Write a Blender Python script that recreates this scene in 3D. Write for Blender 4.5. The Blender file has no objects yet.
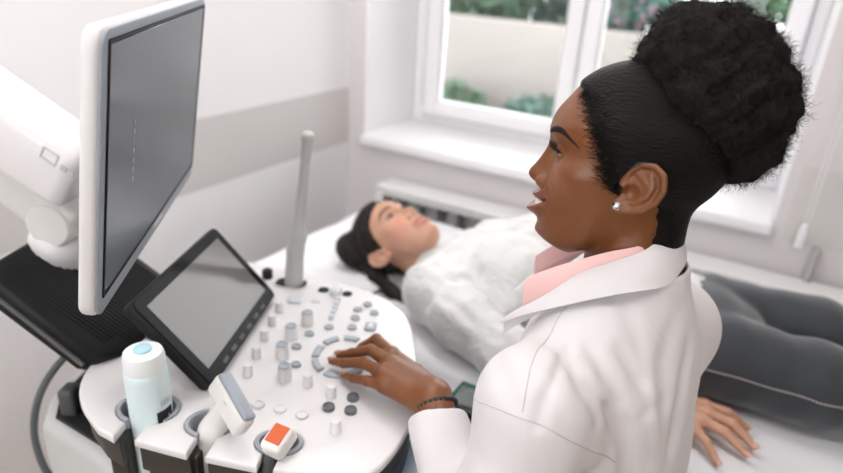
import bpy, bmesh, math, random
import numpy as np
from mathutils import Matrix, Vector
from mathutils.bvhtree import BVHTree

S = bpy.context.scene
C = S.collection
PI = math.pi
R = math.radians

# ------------------------------------------------------------------ materials
def mat(name, color, rough=0.5, metal=0.0, bump=None, vary=None, coat=0.0, sheen=0.0, sss=0.0, spec=0.5):
    """Procedural principled material; bump=(scale, strength), vary=(scale, amount)."""
    m = bpy.data.materials.new(name); m.use_nodes = True
    nt = m.node_tree; b = nt.nodes['Principled BSDF']
    b.inputs['Base Color'].default_value = (*color, 1)
    b.inputs['Roughness'].default_value = rough
    b.inputs['Metallic'].default_value = metal
    b.inputs['Coat Weight'].default_value = coat
    b.inputs['Sheen Weight'].default_value = sheen
    b.inputs['Specular IOR Level'].default_value = spec
    if sss:
        b.inputs['Subsurface Weight'].default_value = sss
        b.inputs['Subsurface Radius'].default_value = (0.012, 0.005, 0.003)
    tc = nt.nodes.new('ShaderNodeTexCoord')
    if vary:
        n = nt.nodes.new('ShaderNodeTexNoise'); n.inputs['Scale'].default_value = vary[0]
        n.inputs['Detail'].default_value = 4
        nt.links.new(tc.outputs['Object'], n.inputs['Vector'])
        mx = nt.nodes.new('ShaderNodeMix'); mx.data_type = 'RGBA'
        k = vary[1]
        mx.inputs['A'].default_value = (*[c * (1 - k) for c in color], 1)
        mx.inputs['B'].default_value = (*[min(1, c * (1 + k)) for c in color], 1)
        nt.links.new(n.outputs['Fac'], mx.inputs['Factor'])
        nt.links.new(mx.outputs['Result'], b.inputs['Base Color'])
    if bump:
        n = nt.nodes.new('ShaderNodeTexNoise'); n.inputs['Scale'].default_value = bump[0]
        n.inputs['Detail'].default_value = 6
        nt.links.new(tc.outputs['Object'], n.inputs['Vector'])
        bp = nt.nodes.new('ShaderNodeBump'); bp.inputs['Strength'].default_value = bump[1]
        bp.inputs['Distance'].default_value = 0.002
        nt.links.new(n.outputs['Fac'], bp.inputs['Height'])
        nt.links.new(bp.outputs['Normal'], b.inputs['Normal'])
    return m

def glow(name, color, strength):
    m = bpy.data.materials.new(name); m.use_nodes = True
    b = m.node_tree.nodes['Principled BSDF']
    b.inputs['Base Color'].default_value = (*color, 1)
    b.inputs['Emission Color'].default_value = (*color, 1)
    b.inputs['Emission Strength'].default_value = strength
    return m

def pane_mat(name, tint=(1, 1, 1), refl=1.0):
    m = bpy.data.materials.new(name); m.use_nodes = True
    nt = m.node_tree; nt.nodes.clear()
    o = nt.nodes.new('ShaderNodeOutputMaterial')
    t = nt.nodes.new('ShaderNodeBsdfTransparent'); t.inputs['Color'].default_value = (*tint, 1)
    g = nt.nodes.new('ShaderNodeBsdfGlossy'); g.inputs['Roughness'].default_value = 0.02
    f = nt.nodes.new('ShaderNodeFresnel'); f.inputs['IOR'].default_value = 1.45
    mx = nt.nodes.new('ShaderNodeMixShader')
    nt.links.new(f.outputs['Fac'], mx.inputs['Fac'])
    nt.links.new(t.outputs['BSDF'], mx.inputs[1]); nt.links.new(g.outputs['BSDF'], mx.inputs[2])
    nt.links.new(mx.outputs['Shader'], o.inputs['Surface'])
    return m

M = {}
M['wall'] = mat('wall_paint', (0.91, 0.89, 0.905), 0.75, bump=(60, 0.04))
M['stripe'] = mat('stripe_paint', (0.66, 0.635, 0.62), 0.7, bump=(60, 0.04))
M['beige'] = mat('window_wall_paint', (0.72, 0.685, 0.69), 0.75, bump=(60, 0.04))
M['warmwall'] = mat('warm_wall_paint', (0.46, 0.37, 0.28), 0.8)
M['pvc'] = mat('window_frame_plastic', (0.90, 0.89, 0.91), 0.35)
M['sill'] = mat('sill_plastic', (0.92, 0.91, 0.93), 0.35)
M['gasket'] = mat('rubber_gasket', (0.36, 0.42, 0.45), 0.6)
M['floor'] = mat('floor_vinyl', (0.44, 0.33, 0.23), 0.4, vary=(8, 0.06))
M['ceil'] = mat('ceiling_paint', (0.86, 0.86, 0.85), 0.8)
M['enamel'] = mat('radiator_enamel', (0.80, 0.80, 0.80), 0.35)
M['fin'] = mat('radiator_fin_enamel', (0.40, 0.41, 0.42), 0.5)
M['pipe'] = mat('pipe_grey_paint', (0.45, 0.44, 0.43), 0.5)
M['plastic'] = mat('white_plastic', (0.72, 0.70, 0.705), 0.32, bump=(400, 0.02))
M['plastic2'] = mat('warm_white_plastic', (0.72, 0.70, 0.68), 0.38, bump=(400, 0.02))
M['shell'] = mat('pale_grey_plastic', (0.55, 0.56, 0.55), 0.45)
M['black'] = mat('black_plastic', (0.009, 0.0095, 0.011), 0.5, bump=(300, 0.05), spec=.25)
M['dark'] = mat('dark_brown_plastic', (0.035, 0.03, 0.027), 0.45)
M['charcoal'] = mat('charcoal_plastic', (0.06, 0.062, 0.067), 0.5)
M['bezel'] = mat('grey_bezel', (0.27, 0.31, 0.35), 0.35)
M['screen'] = mat('monitor_glass', (0.06, 0.085, 0.11), 0.22, spec=0.9)
M['tabglass'] = mat('touch_glass', (0.008, 0.008, 0.009), 0.16, spec=0.06)
M['tabscreen'] = mat('touch_display', (0.13, 0.115, 0.108), 0.14, spec=0.45)
M['grey'] = mat('grey_rubber', (0.33, 0.35, 0.38), 0.55)
M['greykey'] = mat('grey_key', (0.36, 0.39, 0.43), 0.4)
M['greytop'] = mat('pale_grey_key', (0.62, 0.64, 0.67), 0.4)
M['darkkey'] = mat('dark_key', (0.12, 0.125, 0.135), 0.4)
M['bluegrey'] = mat('blue_grey_plastic', (0.42, 0.50, 0.58), 0.4)
M['probe'] = mat('probe_grey_plastic', (0.50, 0.50, 0.49), 0.4)
M['probewhite'] = mat('probe_white_plastic', (0.76, 0.74, 0.72), 0.35)
M['lens'] = mat('probe_lens_rubber', (0.33, 0.36, 0.41), 0.45)
M['orange'] = mat('orange_label', (0.62, 0.115, 0.035), 0.45)
M['bottle'] = mat('pale_blue_plastic', (0.68, 0.80, 0.82), 0.35, sss=0.0)
M['cap'] = mat('bottle_cap_plastic', (0.80, 0.83, 0.84), 0.35)
M['capblue'] = mat('cap_blue_plastic', (0.42, 0.66, 0.76), 0.35)
M['labelblack'] = mat('black_label', (0.02, 0.022, 0.025), 0.5)
M['labelwhite'] = mat('white_print', (0.75, 0.75, 0.75), 0.5)
M['cable'] = mat('grey_cable', (0.10, 0.11, 0.12), 0.45)
M['metal'] = mat('brushed_metal', (0.6, 0.6, 0.6), 0.3, metal=1.0)
M['sheet'] = mat('white_sheet', (0.76, 0.76, 0.79), 0.8, bump=(25, 0.25), vary=(6, 0.03))
M['vinyl'] = mat('couch_vinyl', (0.62, 0.65, 0.70), 0.4, bump=(90, 0.1))
M['pillow'] = mat('pillow_cotton', (0.82, 0.82, 0.85), 0.85, bump=(30, 0.2))
M['wood'] = mat('dark_red_wood', (0.07, 0.022, 0.016), 0.4, vary=(12, 0.3))
M['tealglass'] = mat('teal_glass_edge', (0.02, 0.20, 0.17), 0.15)
M['glass'] = pane_mat('window_glass', (0.96, 0.97, 0.965))
M['tableglass'] = pane_mat('table_glass', (0.93, 0.98, 0.97))

# ------------------------------------------------------------------ mesh helpers
def link(o, parent=None):
    C.objects.link(o)
    if parent is not None: o.parent = parent
    return o

def finish(name, me, m, parent=None, angle=40):
    me.polygons.foreach_set('use_smooth', [True] * len(me.polygons))
    if angle: me.set_sharp_from_angle(angle=R(angle))
    if m is not None:
        for x in (m if isinstance(m, (list, tuple)) else [m]): me.materials.append(x)
    return link(bpy.data.objects.new(name, me), parent)

def obj(name, bm, m, parent=None, angle=40, mtx=None):
    if mtx is not None: bmesh.ops.transform(bm, matrix=mtx, verts=bm.verts)
    bmesh.ops.recalc_face_normals(bm, faces=bm.faces)
    me = bpy.data.meshes.new(name); bm.to_mesh(me); bm.free()
    return finish(name, me, m, parent, angle)

def obj_np(name, V, F, m, parent=None, angle=None, attr=None):
    me = bpy.data.meshes.new(name)
    me.from_pydata(np.asarray(V, float).tolist(), [], F if isinstance(F, list) else np.asarray(F).tolist())
    if attr is not None:
        a = me.color_attributes.new('tint', 'FLOAT_COLOR', 'POINT')
        a.data.foreach_set('color', np.c_[attr, np.ones(len(attr))].astype(np.float32).ravel())
    me.update()
    return finish(name, me, m, parent, angle)

def empty(name, loc=(0, 0, 0), rz=0, label=None, cat=None, group=None, kind=None):
    o = bpy.data.objects.new(name, None); o.empty_display_size = 0.05
    o.location = loc; o.rotation_euler = (0, 0, rz); link(o)
    return tag(o, label, cat, group, kind)

def tag(o, label=None, cat=None, group=None, kind=None):
    if label: o['label'] = label
    if cat: o['category'] = cat
    if group: o['group'] = group
    if kind: o['kind'] = kind
    return o

def T3(x=0, y=0, z=0): return Matrix.Translation((x, y, z))
def RX(a): return Matrix.Rotation(a, 4, 'X')
def RY(a): return Matrix.Rotation(a, 4, 'Y')
def RZ(a): return Matrix.Rotation(a, 4, 'Z')

def add(bm, other):
    me = bpy.data.meshes.new('tmp'); other.to_mesh(me); other.free()
    bm.from_mesh(me); bpy.data.meshes.remove(me); return bm

def box(x0, x1, y0, y1, z0, z1, bev=0.0, seg=3, mtx=None):
    bm = bmesh.new(); bmesh.ops.create_cube(bm, size=1)
    bmesh.ops.scale(bm, vec=(x1 - x0, y1 - y0, z1 - z0), verts=bm.verts)
    bmesh.ops.translate(bm, vec=((x0 + x1) / 2, (y0 + y1) / 2, (z0 + z1) / 2), verts=bm.verts)
    if bev: bmesh.ops.bevel(bm, geom=bm.edges[:], offset=bev, segments=seg, affect='EDGES', profile=0.5)
    if mtx is not None: bmesh.ops.transform(bm, matrix=mtx, verts=bm.verts)
    return bm

def prism(pts, z0, z1, bev=0.0, seg=3, mtx=None, bottom=True):
    """Extruded outline (list of xy) with rounded top (and bottom) rim."""
    bm = bmesh.new()
    a = [bm.verts.new((x, y, z0)) for x, y in pts]
    f = bm.faces.new(a)
    r = bmesh.ops.extrude_face_region(bm, geom=[f])
    vs = [e for e in r['geom'] if isinstance(e, bmesh.types.BMVert)]
    bmesh.ops.translate(bm, vec=(0, 0, z1 - z0), verts=vs)
    bmesh.ops.recalc_face_normals(bm, faces=bm.faces)
    if bev:
        ed = [e for e in bm.edges if all(abs(v.co.z - z1) < 1e-6 for v in e.verts)]
        if bottom: ed += [e for e in bm.edges if all(abs(v.co.z - z0) < 1e-6 for v in e.verts)]
        bmesh.ops.bevel(bm, geom=ed, offset=bev, segments=seg, affect='EDGES', profile=0.5)
    if mtx is not None: bmesh.ops.transform(bm, matrix=mtx, verts=bm.verts)
    return bm

def rrect(w, h, r, cx=0, cy=0, n=6):
    p = []
    for sx, sy, a0 in ((1, 1, 0), (-1, 1, 90), (-1, -1, 180), (1, -1, 270)):
        for k in range(n + 1):
            a = R(a0 + 90 * k / n)
            p.append((cx + sx * (w / 2 - r) + r * math.cos(a), cy + sy * (h / 2 - r) + r * math.sin(a)))
    return p

def lathe(prof, n=32, mtx=None, cap=True):
    """Revolve (r, z) list round Z."""
    bm = bmesh.new(); rings = []
    for r, z in prof:
        rings.append([bm.verts.new((r * math.cos(2 * PI * k / n), r * math.sin(2 * PI * k / n), z)) for k in range(n)])
    for a, b in zip(rings, rings[1:]):
        for k in range(n): bm.faces.new((a[k], a[(k + 1) % n], b[(k + 1) % n], b[k]))
    if cap:
        bm.faces.new(rings[0][::-1]); bm.faces.new(rings[-1])
    if mtx is not None: bmesh.ops.transform(bm, matrix=mtx, verts=bm.verts)
    return bm

def spline(pts, n=8, closed=False):
    P = [np.array(p, float) for p in pts]; out = []
    N = len(P); rng = range(N if closed else N - 1)
    for i in rng:
        if closed: p0, p1, p2, p3 = P[i - 1], P[i], P[(i + 1) % N], P[(i + 2) % N]
        else: p0, p1, p2, p3 = P[max(i - 1, 0)], P[i], P[i + 1], P[min(i + 2, N - 1)]
        for k in range(n):
            t = k / n
            out.append(0.5 * ((2 * p1) + (-p0 + p2) * t + (2 * p0 - 5 * p1 + 4 * p2 - p3) * t * t + (-p0 + 3 * p1 - 3 * p2 + p3) * t ** 3))
    if not closed: out.append(P[-1])
    return out

def tube(pts, rad, n=10, smooth=8, closed=False, flat=None, mtx=None):
    """Tube along points; rad a number or a list per point; flat=(axis vector, ratio) squashes the section."""
    rl = rad if isinstance(rad, (list, tuple)) else [rad] * len(pts)
    Q = spline([np.r_[np.array(p, float), r] for p, r in zip(pts, rl)], smooth, closed) if smooth > 1 else [np.r_[np.array(p, float), r] for p, r in zip(pts, rl)]
    P = [q[:3] for q in Q]; rr = [q[3] for q in Q]
    bm = bmesh.new(); rings = []; prev = None; N = len(P)
    for i in range(N):
        if closed: t = P[(i + 1) % N] - P[i - 1]
        else: t = P[min(i + 1, N - 1)] - P[max(i - 1, 0)]
        t = t / (np.linalg.norm(t) + 1e-12)
        if flat is not None: u = np.array(flat[0], float)
        elif prev is None: u = np.array((0, 0, 1.0)) if abs(t[2]) < 0.9 else np.array((1.0, 0, 0))
        else: u = prev
        u = u - t * (u @ t); u /= np.linalg.norm(u) + 1e-12; prev = u
        v = np.cross(t, u); fr = flat[1] if flat is not None else 1.0
        rings.append([bm.verts.new(P[i] + rr[i] * (math.cos(2 * PI * k / n) * u * fr + math.sin(2 * PI * k / n) * v)) for k in range(n)])
    for i in range(N if closed else N - 1):
        a, b = rings[i], rings[(i + 1) % N]
        for k in range(n): bm.faces.new((a[k], a[(k + 1) % n], b[(k + 1) % n], b[k]))
    if not closed:
        bm.faces.new(rings[0][::-1]); bm.faces.new(rings[-1])
    if mtx is not None: bmesh.ops.transform(bm, matrix=mtx, verts=bm.verts)
    return bm

# ------------------------------------------------------------------ implicit surfaces (surface nets)
def surfnet(fn, lo, hi, h, relax=2):
    lo = np.array(lo, float); hi = np.array(hi, float)
    n = np.maximum(np.ceil((hi - lo) / h).astype(int) + 1, 3)
    ax = [(lo[i] + h * np.arange(n[i])).astype(np.float32) for i in range(3)]
    F = np.broadcast_to(fn(ax[0][:, None, None], ax[1][None, :, None], ax[2][None, None, :]), tuple(n)).astype(np.float32)
    B = F < 0
    c = np.zeros(tuple(n - 1), np.uint8)
    for i in (0, 1):
        for j in (0, 1):
            for k in (0, 1):
                c += B[i:n[0] - 1 + i, j:n[1] - 1 + j, k:n[2] - 1 + k]
    act = (c > 0) & (c < 8)
    I = np.argwhere(act); idx = -np.ones(act.shape, np.int64); idx[act] = np.arange(len(I))
    pos = np.zeros((len(I), 3)); cnt = np.zeros(len(I))
    for a in range(3):
        o1, o2 = [b for b in range(3) if b != a]
        for p in (0, 1):
            for q in (0, 1):
                A0 = I.copy(); A0[:, o1] += p; A0[:, o2] += q
                A1 = A0.copy(); A1[:, a] += 1
                f0 = F[A0[:, 0], A0[:, 1], A0[:, 2]]; f1 = F[A1[:, 0], A1[:, 1], A1[:, 2]]
                s = (f0 < 0) != (f1 < 0)
                t = f0[s] / (f0[s] - f1[s])
                P = A0[s].astype(float); P[:, a] += t
                pos[s] += P; cnt[s] += 1
    V = lo + h * pos / cnt[:, None]
    faces = []
    for a in range(3):
        b, d = (a + 1) % 3, (a + 2) % 3
        sl0 = [slice(None)] * 3; sl1 = [slice(None)] * 3
        sl0[a] = slice(0, n[a] - 1); sl1[a] = slice(1, n[a])
        ch = B[tuple(sl0)] != B[tuple(sl1)]
        E = np.argwhere(ch)
        E = E[(E[:, b] > 0) & (E[:, d] > 0) & (E[:, b] < n[b] - 1) & (E[:, d] < n[d] - 1)]
        ins = B[E[:, 0], E[:, 1], E[:, 2]]
        def cell(db, dd):
            Q = E.copy(); Q[:, b] -= db; Q[:, d] -= dd
            return idx[Q[:, 0], Q[:, 1], Q[:, 2]]
        q = np.stack([cell(1, 1), cell(0, 1), cell(0, 0), cell(1, 0)], 1)
        q[~ins] = q[~ins][:, ::-1]
        faces.append(q)
    Fq = np.concatenate(faces)
    for _ in range(relax):                       # light smoothing of the grid steps
        e = np.concatenate([Fq[:, [0, 1]], Fq[:, [1, 2]], Fq[:, [2, 3]], Fq[:, [3, 0]]])
        acc = np.zeros_like(V); k = np.zeros(len(V))
        for i in range(3):
            acc[:, i] = np.bincount(e[:, 0], V[e[:, 1], i], len(V)) + np.bincount(e[:, 1], V[e[:, 0], i], len(V))
        k = np.bincount(e[:, 0], minlength=len(V)) + np.bincount(e[:, 1], minlength=len(V))
        V = V * 0.5 + 0.5 * acc / np.maximum(k, 1)[:, None]
    return V, Fq

def smin(a, b, k):
    h = np.clip(0.5 + 0.5 * (b - a) / k, 0, 1)
    return b + (a - b) * h - k * h * (1 - h)
def smax(a, b, k): return -smin(-a, -b, k)

def capsule(x, y, z, a, b, ra, rb):
    a = np.array(a, float); d = np.array(b, float) - a; L = d @ d
    t = np.clip(((x - a[0]) * d[0] + (y - a[1]) * d[1] + (z - a[2]) * d[2]) / L, 0, 1)
    return np.sqrt((x - a[0] - t * d[0]) ** 2 + (y - a[1] - t * d[1]) ** 2 + (z - a[2] - t * d[2]) ** 2) - (ra + (rb - ra) * t)

def ellipsoid(x, y, z, c, r, rot=None):
    X, Y, Z = x - c[0], y - c[1], z - c[2]
    if rot is not None:
        X, Y, Z = (rot[0][0] * X + rot[1][0] * Y + rot[2][0] * Z, rot[0][1] * X + rot[1][1] * Y + rot[2][1] * Z,
                   rot[0][2] * X + rot[1][2] * Y + rot[2][2] * Z)
    k0 = np.sqrt((X / r[0]) ** 2 + (Y / r[1]) ** 2 + (Z / r[2]) ** 2)
    k1 = np.sqrt((X / r[0] ** 2) ** 2 + (Y / r[1] ** 2) ** 2 + (Z / r[2] ** 2) ** 2)
    return k0 * (k0 - 1) / (k1 + 1e-9)

def chain(x, y, z, pts, rads, k=0.0):
    f = None
    for p, q, a, b in zip(pts, pts[1:], rads, rads[1:]):
        c = capsule(x, y, z, p, q, a, b)
        f = c if f is None else (np.minimum(f, c) if k == 0 else smin(f, c, k))
    return f

def hull_bvh(V, F): return BVHTree.FromPolygons([Vector(v) for v in V], [list(map(int, f)) for f in F])
# ------------------------------------------------------------------ camera
cam_d = bpy.data.cameras.new('camera'); cam = bpy.data.objects.new('camera', cam_d); C.objects.link(cam)
right = Vector((0.8607602, 0.50552144, 0.05949752)); up = Vector((-0.25078559, 0.31946586, 0.91380969)); fwd = Vector((-0.44294296, 0.80149213, -0.40176099))
mw = Matrix((right, up, -fwd)).transposed().to_4x4(); mw.translation = (0, 0, 1.5)
cam.matrix_world = mw
cam_d.sensor_width = 36; cam_d.lens = 36 * 621.43 / 843; cam_d.clip_start = 0.01
cam_d.dof.use_dof = True; cam_d.dof.focus_distance = 0.74; cam_d.dof.aperture_fstop = 2.6
S.camera = cam

# ------------------------------------------------------------------ room
WX, WY, CZ = -1.52, 2.06, 2.75            # left wall, window wall, ceiling
X0, X1, ZS, ZT = -1.44, 0.075, 0.85, 2.35  # window opening
YG = 2.43                                  # window plane
tag(obj('floor', box(WX - .1, 2.6, -2.2, WY + .02, -.1, 0), M['floor']), kind='structure')
tag(obj('ceiling', box(WX - .1, 2.6, -2.2, WY + .5, CZ, CZ + .1), M['ceil']), kind='structure')
bm = box(WX - .12, WX, -2.2, WY + .5, 0, CZ)
wl = tag(obj('wall_left', bm, M['wall']), kind='structure')
obj('painted_stripe', box(WX - .001, WX + .0015, -2.2, WY, .80, 1.025), M['stripe'], wl)
bm = box(WX - .1, X0, WY, YG + .12, 0, CZ)
add(bm, box(X1, 2.6, WY, YG + .12, 0, CZ)); add(bm, box(X0, X1, WY, YG + .12, 0, ZS - .045)); add(bm, box(X0, X1, WY, YG + .12, ZT, CZ))
wb = tag(obj('wall_back', bm, M['beige']), kind='structure')
bm = box(X0, X0 + .012, WY + .002, YG + .1, ZS, ZT); add(bm, box(X1 - .012, X1, WY + .002, YG + .1, ZS, ZT)); add(bm, box(X0, X1, WY + .002, YG + .1, ZT - .012, ZT))
obj('window_reveal', bm, M['sill'], wb)
bm = box(X1 + .03, 2.6, WY - .0015, WY + .001, .80, 1.03)
obj('painted_stripe', bm, M['stripe'], wb)
tag(obj('trim_1', box(X0 + .001, X1 - .001, WY - .035, YG + .03, ZS - .04, ZS, .008), M['sill']), kind='structure')   # window sill board
# the rest of the room behind the camera: right wall, rear wall with a wide window added to let light in
tag(obj('wall_right', box(2.6, 2.7, -2.2, WY + .5, 0, CZ), M['warmwall']), kind='structure')
bm = box(WX - .12, -1.35, -2.3, -2.2, 0, CZ); add(bm, box(.75, 2.7, -2.3, -2.2, 0, CZ)); add(bm, box(-1.35, .75, -2.3, -2.2, 0, .7)); add(bm, box(-1.35, .75, -2.3, -2.2, 2.5, CZ))
tag(obj('wall_front', bm, M['wall']), kind='structure')
bm = box(WX, WX + .012, -2.2, WY, 0, .07, .002)
tag(obj('baseboard_left', bm, M['pvc']), kind='structure')

# window: outer frame, two sashes with panes
w = empty('window_1', (0, YG, ZS), kind='structure')
def rect_frame(x0, x1, z0, z1, t, y0, y1, bev=.006):
    b = box(x0, x0 + t, y0, y1, z0, z1, bev); add(b, box(x1 - t, x1, y0, y1, z0, z1, bev))
    add(b, box(x0 + t - .002, x1 - t + .002, y0, y1, z0, z0 + t, bev)); add(b, box(x0 + t - .002, x1 - t + .002, y0, y1, z1 - t, z1, bev)); return b
fx0, fx1, fz0, fz1 = X0 + .012, X1 - .012, 0.0, ZT - ZS - .012
b = rect_frame(fx0, fx1, fz0, fz1, .05, -.01, .07); add(b, box(-.725, -.68, -.01, .07, .04, fz1 - .04, .005))
obj('window_frame', b, M['pvc'], w)
for sx0, sx1 in ((-1.365, -.7025), (-.6975, .018)):
    sa = obj('sash', rect_frame(sx0, sx1, .036, fz1 - .036, .066, -.035, .035, .012), M['pvc'], w)
    obj('gasket', rect_frame(sx0 - .004, sx1 + .004, .032, fz1 - .032, .008, -.018, .02, .001), M['gasket'], sa)
    obj('glass_pane', box(sx0 + .06, sx1 - .06, .0, .006, .096, fz1 - .096), M['glass'], sa)
w2 = empty('fill_window', (0, -2.25, .7), kind='structure')  # unseen window, added so sky light enters from the front left
b = rect_frame(-1.35, .75, 0, 1.8, .06, -.03, .03); add(b, box(-.34, -.26, -.03, .03, .05, 1.75, .005)); obj('window_frame', b, M['pvc'], w2)
obj('glass_pane', box(-1.3, .7, -.003, .003, .05, 1.75), M['glass'], w2)
hd = obj('handle', box(-.712, -.688, -.075, -.035, .62, .76, .008), M['pvc'], w)

# roller-blind pull chain with weight, right of the window
ch = empty('blind_pull_chain', (.152, 2.02, .80), label='white beaded blind pull chain with a weight hanging right of the window', cat='blind chain')
b = bmesh.new()
zz = .845
while zz < 2.3:
    for dx in (-.006, .006):
        bmesh.ops.create_icosphere(b, subdivisions=1, radius=.0026, matrix=T3(dx, 0, zz - .80))
    zz += .0085
for dx in (-.006, .006): add(b, tube([(dx, 0, .05), (dx, 0, 1.5)], .0009, 5, 1))
obj('bead_chain', b, M['pvc'], ch)
obj('weight', lathe([(.002, .075), (.009, .072), (.0125, .05), (.0125, .0), (.009, -.004), (.003, -.005)][::-1], 16), M['pvc'], ch)
# roller above carries the chain (out of frame)
obj('roller', tube([(-1.55, .0, 1.52), (.03, .0, 1.52)], .022, 14, 1), M['pvc'], ch)

# radiator under the sill with ribbed front and top cover
rd = empty('radiator', (-1.29, 1.93, .10), label='white radiator with a flat top cover below the window sill', cat='radiator')
L = 1.98
b = box(0, L, 0, .115, .572, .60, .010); 
obj('top_cover', b, M['enamel'], rd)
b = box(0, .035, .0, .11, .05, .57, .008); add(b, box(L - .035, L, .0, .11, .05, .57, .008)); add(b, box(.02, L - .02, 0, .03, .05, .085, .006)); add(b, box(.02, L - .02, .002, .02, .560, .576, .003))
obj('side_panel', b, M['enamel'], rd)
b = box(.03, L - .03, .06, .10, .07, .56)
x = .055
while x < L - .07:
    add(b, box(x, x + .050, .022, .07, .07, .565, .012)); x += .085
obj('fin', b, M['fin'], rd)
for bx in (.1, L - .13): obj('wall_bracket', box(bx, bx + .03, .112, .1285, .1, .5), M['enamel'], rd)
pp = tag(obj('heating_pipe', tube([(.201, 2.03, .0), (.201, 2.03, .79), (.201, 2.062, .795)], .011, 12, 1), M['pipe']), 'thin grey heating pipe rising behind the radiator below the chain', 'pipe')

# ------------------------------------------------------------------ outside
M['grass'] = mat('lawn', (0.10, 0.17, 0.08), 0.9, vary=(3, 0.4))
M['fence'] = mat('weathered_render', (0.25, 0.222, 0.21), 0.85, vary=(1.2, 0.10), bump=(6, 0.5))
M['leaf'] = mat('leaf_green', (0.07, 0.13, 0.075), 0.6, vary=(5, 0.4))
M['leafblue'] = mat('leaf_blue_green', (0.06, 0.125, 0.10), 0.6, vary=(5, 0.4))
M['petal'] = mat('pink_petal', (0.62, 0.25, 0.45), 0.6)
M['teal'] = mat('teal_bench_paint', (0.05, 0.17, 0.14), 0.6)
M['cloudgrey'] = mat('far_render', (0.62, 0.66, 0.68), 0.9)
tag(obj('lawn', box(-9, 5, 2.62, 14, -.9, -.8), M['grass']), kind='structure')
gw = tag(obj('garden_wall', box(-9, 4, 8.0, 8.2, -.8, .88, .02), M['fence']), 'pale rendered garden wall seen through the window panes', 'garden wall')
def shrub(name, c, r, n, leafs, m, seed, petals=0):
    rng = np.random.default_rng(seed)
    root = empty(name, (c[0], c[1], -.8))
    cz = c[2] + .8
    d = rng.normal(size=(n, 3)); d /= np.linalg.norm(d, axis=1)[:, None]
    p = d * np.array(r) * (rng.uniform(.35, 1, n) ** .5)[:, None] + [0, 0, cz]
    V = []; F = []
    def quads(P, s, rs):
        v = []; f = []
        for q in P:
            a = rs.normal(size=3); a /= np.linalg.norm(a); bb = np.cross(a, rs.normal(size=3)); bb /= np.linalg.norm(bb)
            k = len(v); s1 = s * rs.uniform(.6, 1.3)
            v += [q - a * s1, q - bb * s1 * .45 + a * .1 * s1, q + a * s1, q + bb * s1 * .45]
            f.append((k, k + 1, k + 2, k + 3))
        return v, f
    V, F = quads(p, leafs, rng); obj_np('foliage', V, F, m, root)
    b = bmesh.new()
    for k in range(5):
        e = rng.normal(size=3) * np.array(r) * .4
        add(b, tube([(e[0] * .2, e[1] * .2, 0), (e[0] * .6, e[1] * .6, cz * .6), (e[0], e[1], cz + e[2])], [.03, .02, .008], 6, 4))
    obj('stem', b, M['wood'], root)
    if petals:
        s = rng.choice(n, petals); V, F = quads(p[s] * [1.02, 1.05, 1], .05, rng); obj_np('blossom', V, F, M['petal'], root)
    return root
G = 'shrubs in the garden'
tag(shrub('tree', (-4.6, 9.9, 1.5), (1.0, .8, 1.1), 2200, .13, M['leaf'], 1), 'green tree behind the garden wall, seen through the left pane', 'tree')
tag(shrub('tree', (-2.45, 9.9, 1.7), (.95, .8, 1.2), 1600, .12, M['leafblue'], 2), 'blue-green tree behind the garden wall, by the window mullion', 'tree')
tag(shrub('tree', (.1, 10.1, 1.9), (1.3, .9, 1.3), 1800, .12, M['leaf'], 3), 'green tree behind the garden wall, seen through the right pane above the puff of hair', 'tree')
tag(shrub('tree', (-4.15, 11.9, 1.3), (1.0, .8, 1.1), 1500, .13, M['leafblue'], 8), 'blue-green tree farthest behind the garden wall, between two nearer trees', 'tree')
tag(shrub('flowering_shrub', (-2.0, 8.6, 1.15), (.75, .25, .3), 700, .07, M['leafblue'], 4, 140), 'pink-blossomed shrub showing above the garden wall, right pane', 'shrub')
tag(shrub('shrub', (-3.75, 7.45, -.36), (.52, .32, .50), 900, .07, M['leaf'], 5), 'low green shrub at the foot of the garden wall, left of the teal bench', 'shrub', G)
tag(shrub('shrub', (-2.6, 7.45, -.36), (.52, .32, .48), 900, .07, M['leafblue'], 6), 'low blue-green shrub at the foot of the garden wall, beside the mullion', 'shrub', G)
bn = empty('garden_bench', (-2.75, 6.45, -.8), label='teal green garden bench before the garden wall, seen low in the left pane', cat='bench')
b = bmesh.new()
for k in range(3): add(b, box(-.75, .75, -.2 + k * .13, -.09 + k * .13, .40, .435, .006))
obj('seat', b, M['teal'], bn)
b = bmesh.new()
for k in range(2): add(b, box(-.75, .75, .2, .225, .52 + k * .14, .63 + k * .14, .006))
obj('backrest', b, M['teal'], bn)
for sx in (-.62, .62):
    obj('leg', box(sx - .03, sx + .03, -.18, -.13, 0, .41, .005), M['teal'], bn)
    obj('leg', box(sx - .03, sx + .03, .17, .22, 0, .76, .005), M['teal'], bn)

# ------------------------------------------------------------------ light
wd = bpy.data.worlds.new('world'); S.world = wd; wd.use_nodes = True
bg = wd.node_tree.nodes['Background']
bg.inputs['Color'].default_value = (.965, .97, 1.0, 1); bg.inputs['Strength'].default_value = 2.8
def fill_panel(x, y, label):  # glowing panel added overhead to brighten walls and room, not a known fixture
    t = empty('fill_light', (x, y, CZ), label=label, cat='fill light', group='added fill lights')
    obj('frame', rect_frame(-.31, .31, -.31, .31, .02, -.0, .02, .002), M['pvc'], t, mtx=RX(PI / 2))
    obj('diffuser', box(-.295, .295, -.295, .295, -.012, -.004), glow('fill_diffuser', (1, .97, .955), 6.0), t)
fill_panel(-.95, 1.2, 'added square fill light panel on the ceiling above the pillow end of the couch')
fill_panel(-.95, -.35, 'added square fill light panel on the ceiling near the left wall, towards the added window')
fill_panel(.6, .35, 'added square fill light panel on the ceiling above the right side of the room')
S.view_settings.view_transform = 'Standard'; S.view_settings.look = 'None'
S.view_settings.gamma = 1.0; S.view_settings.use_curve_mapping = False
S.view_settings.exposure = 1.0
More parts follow.
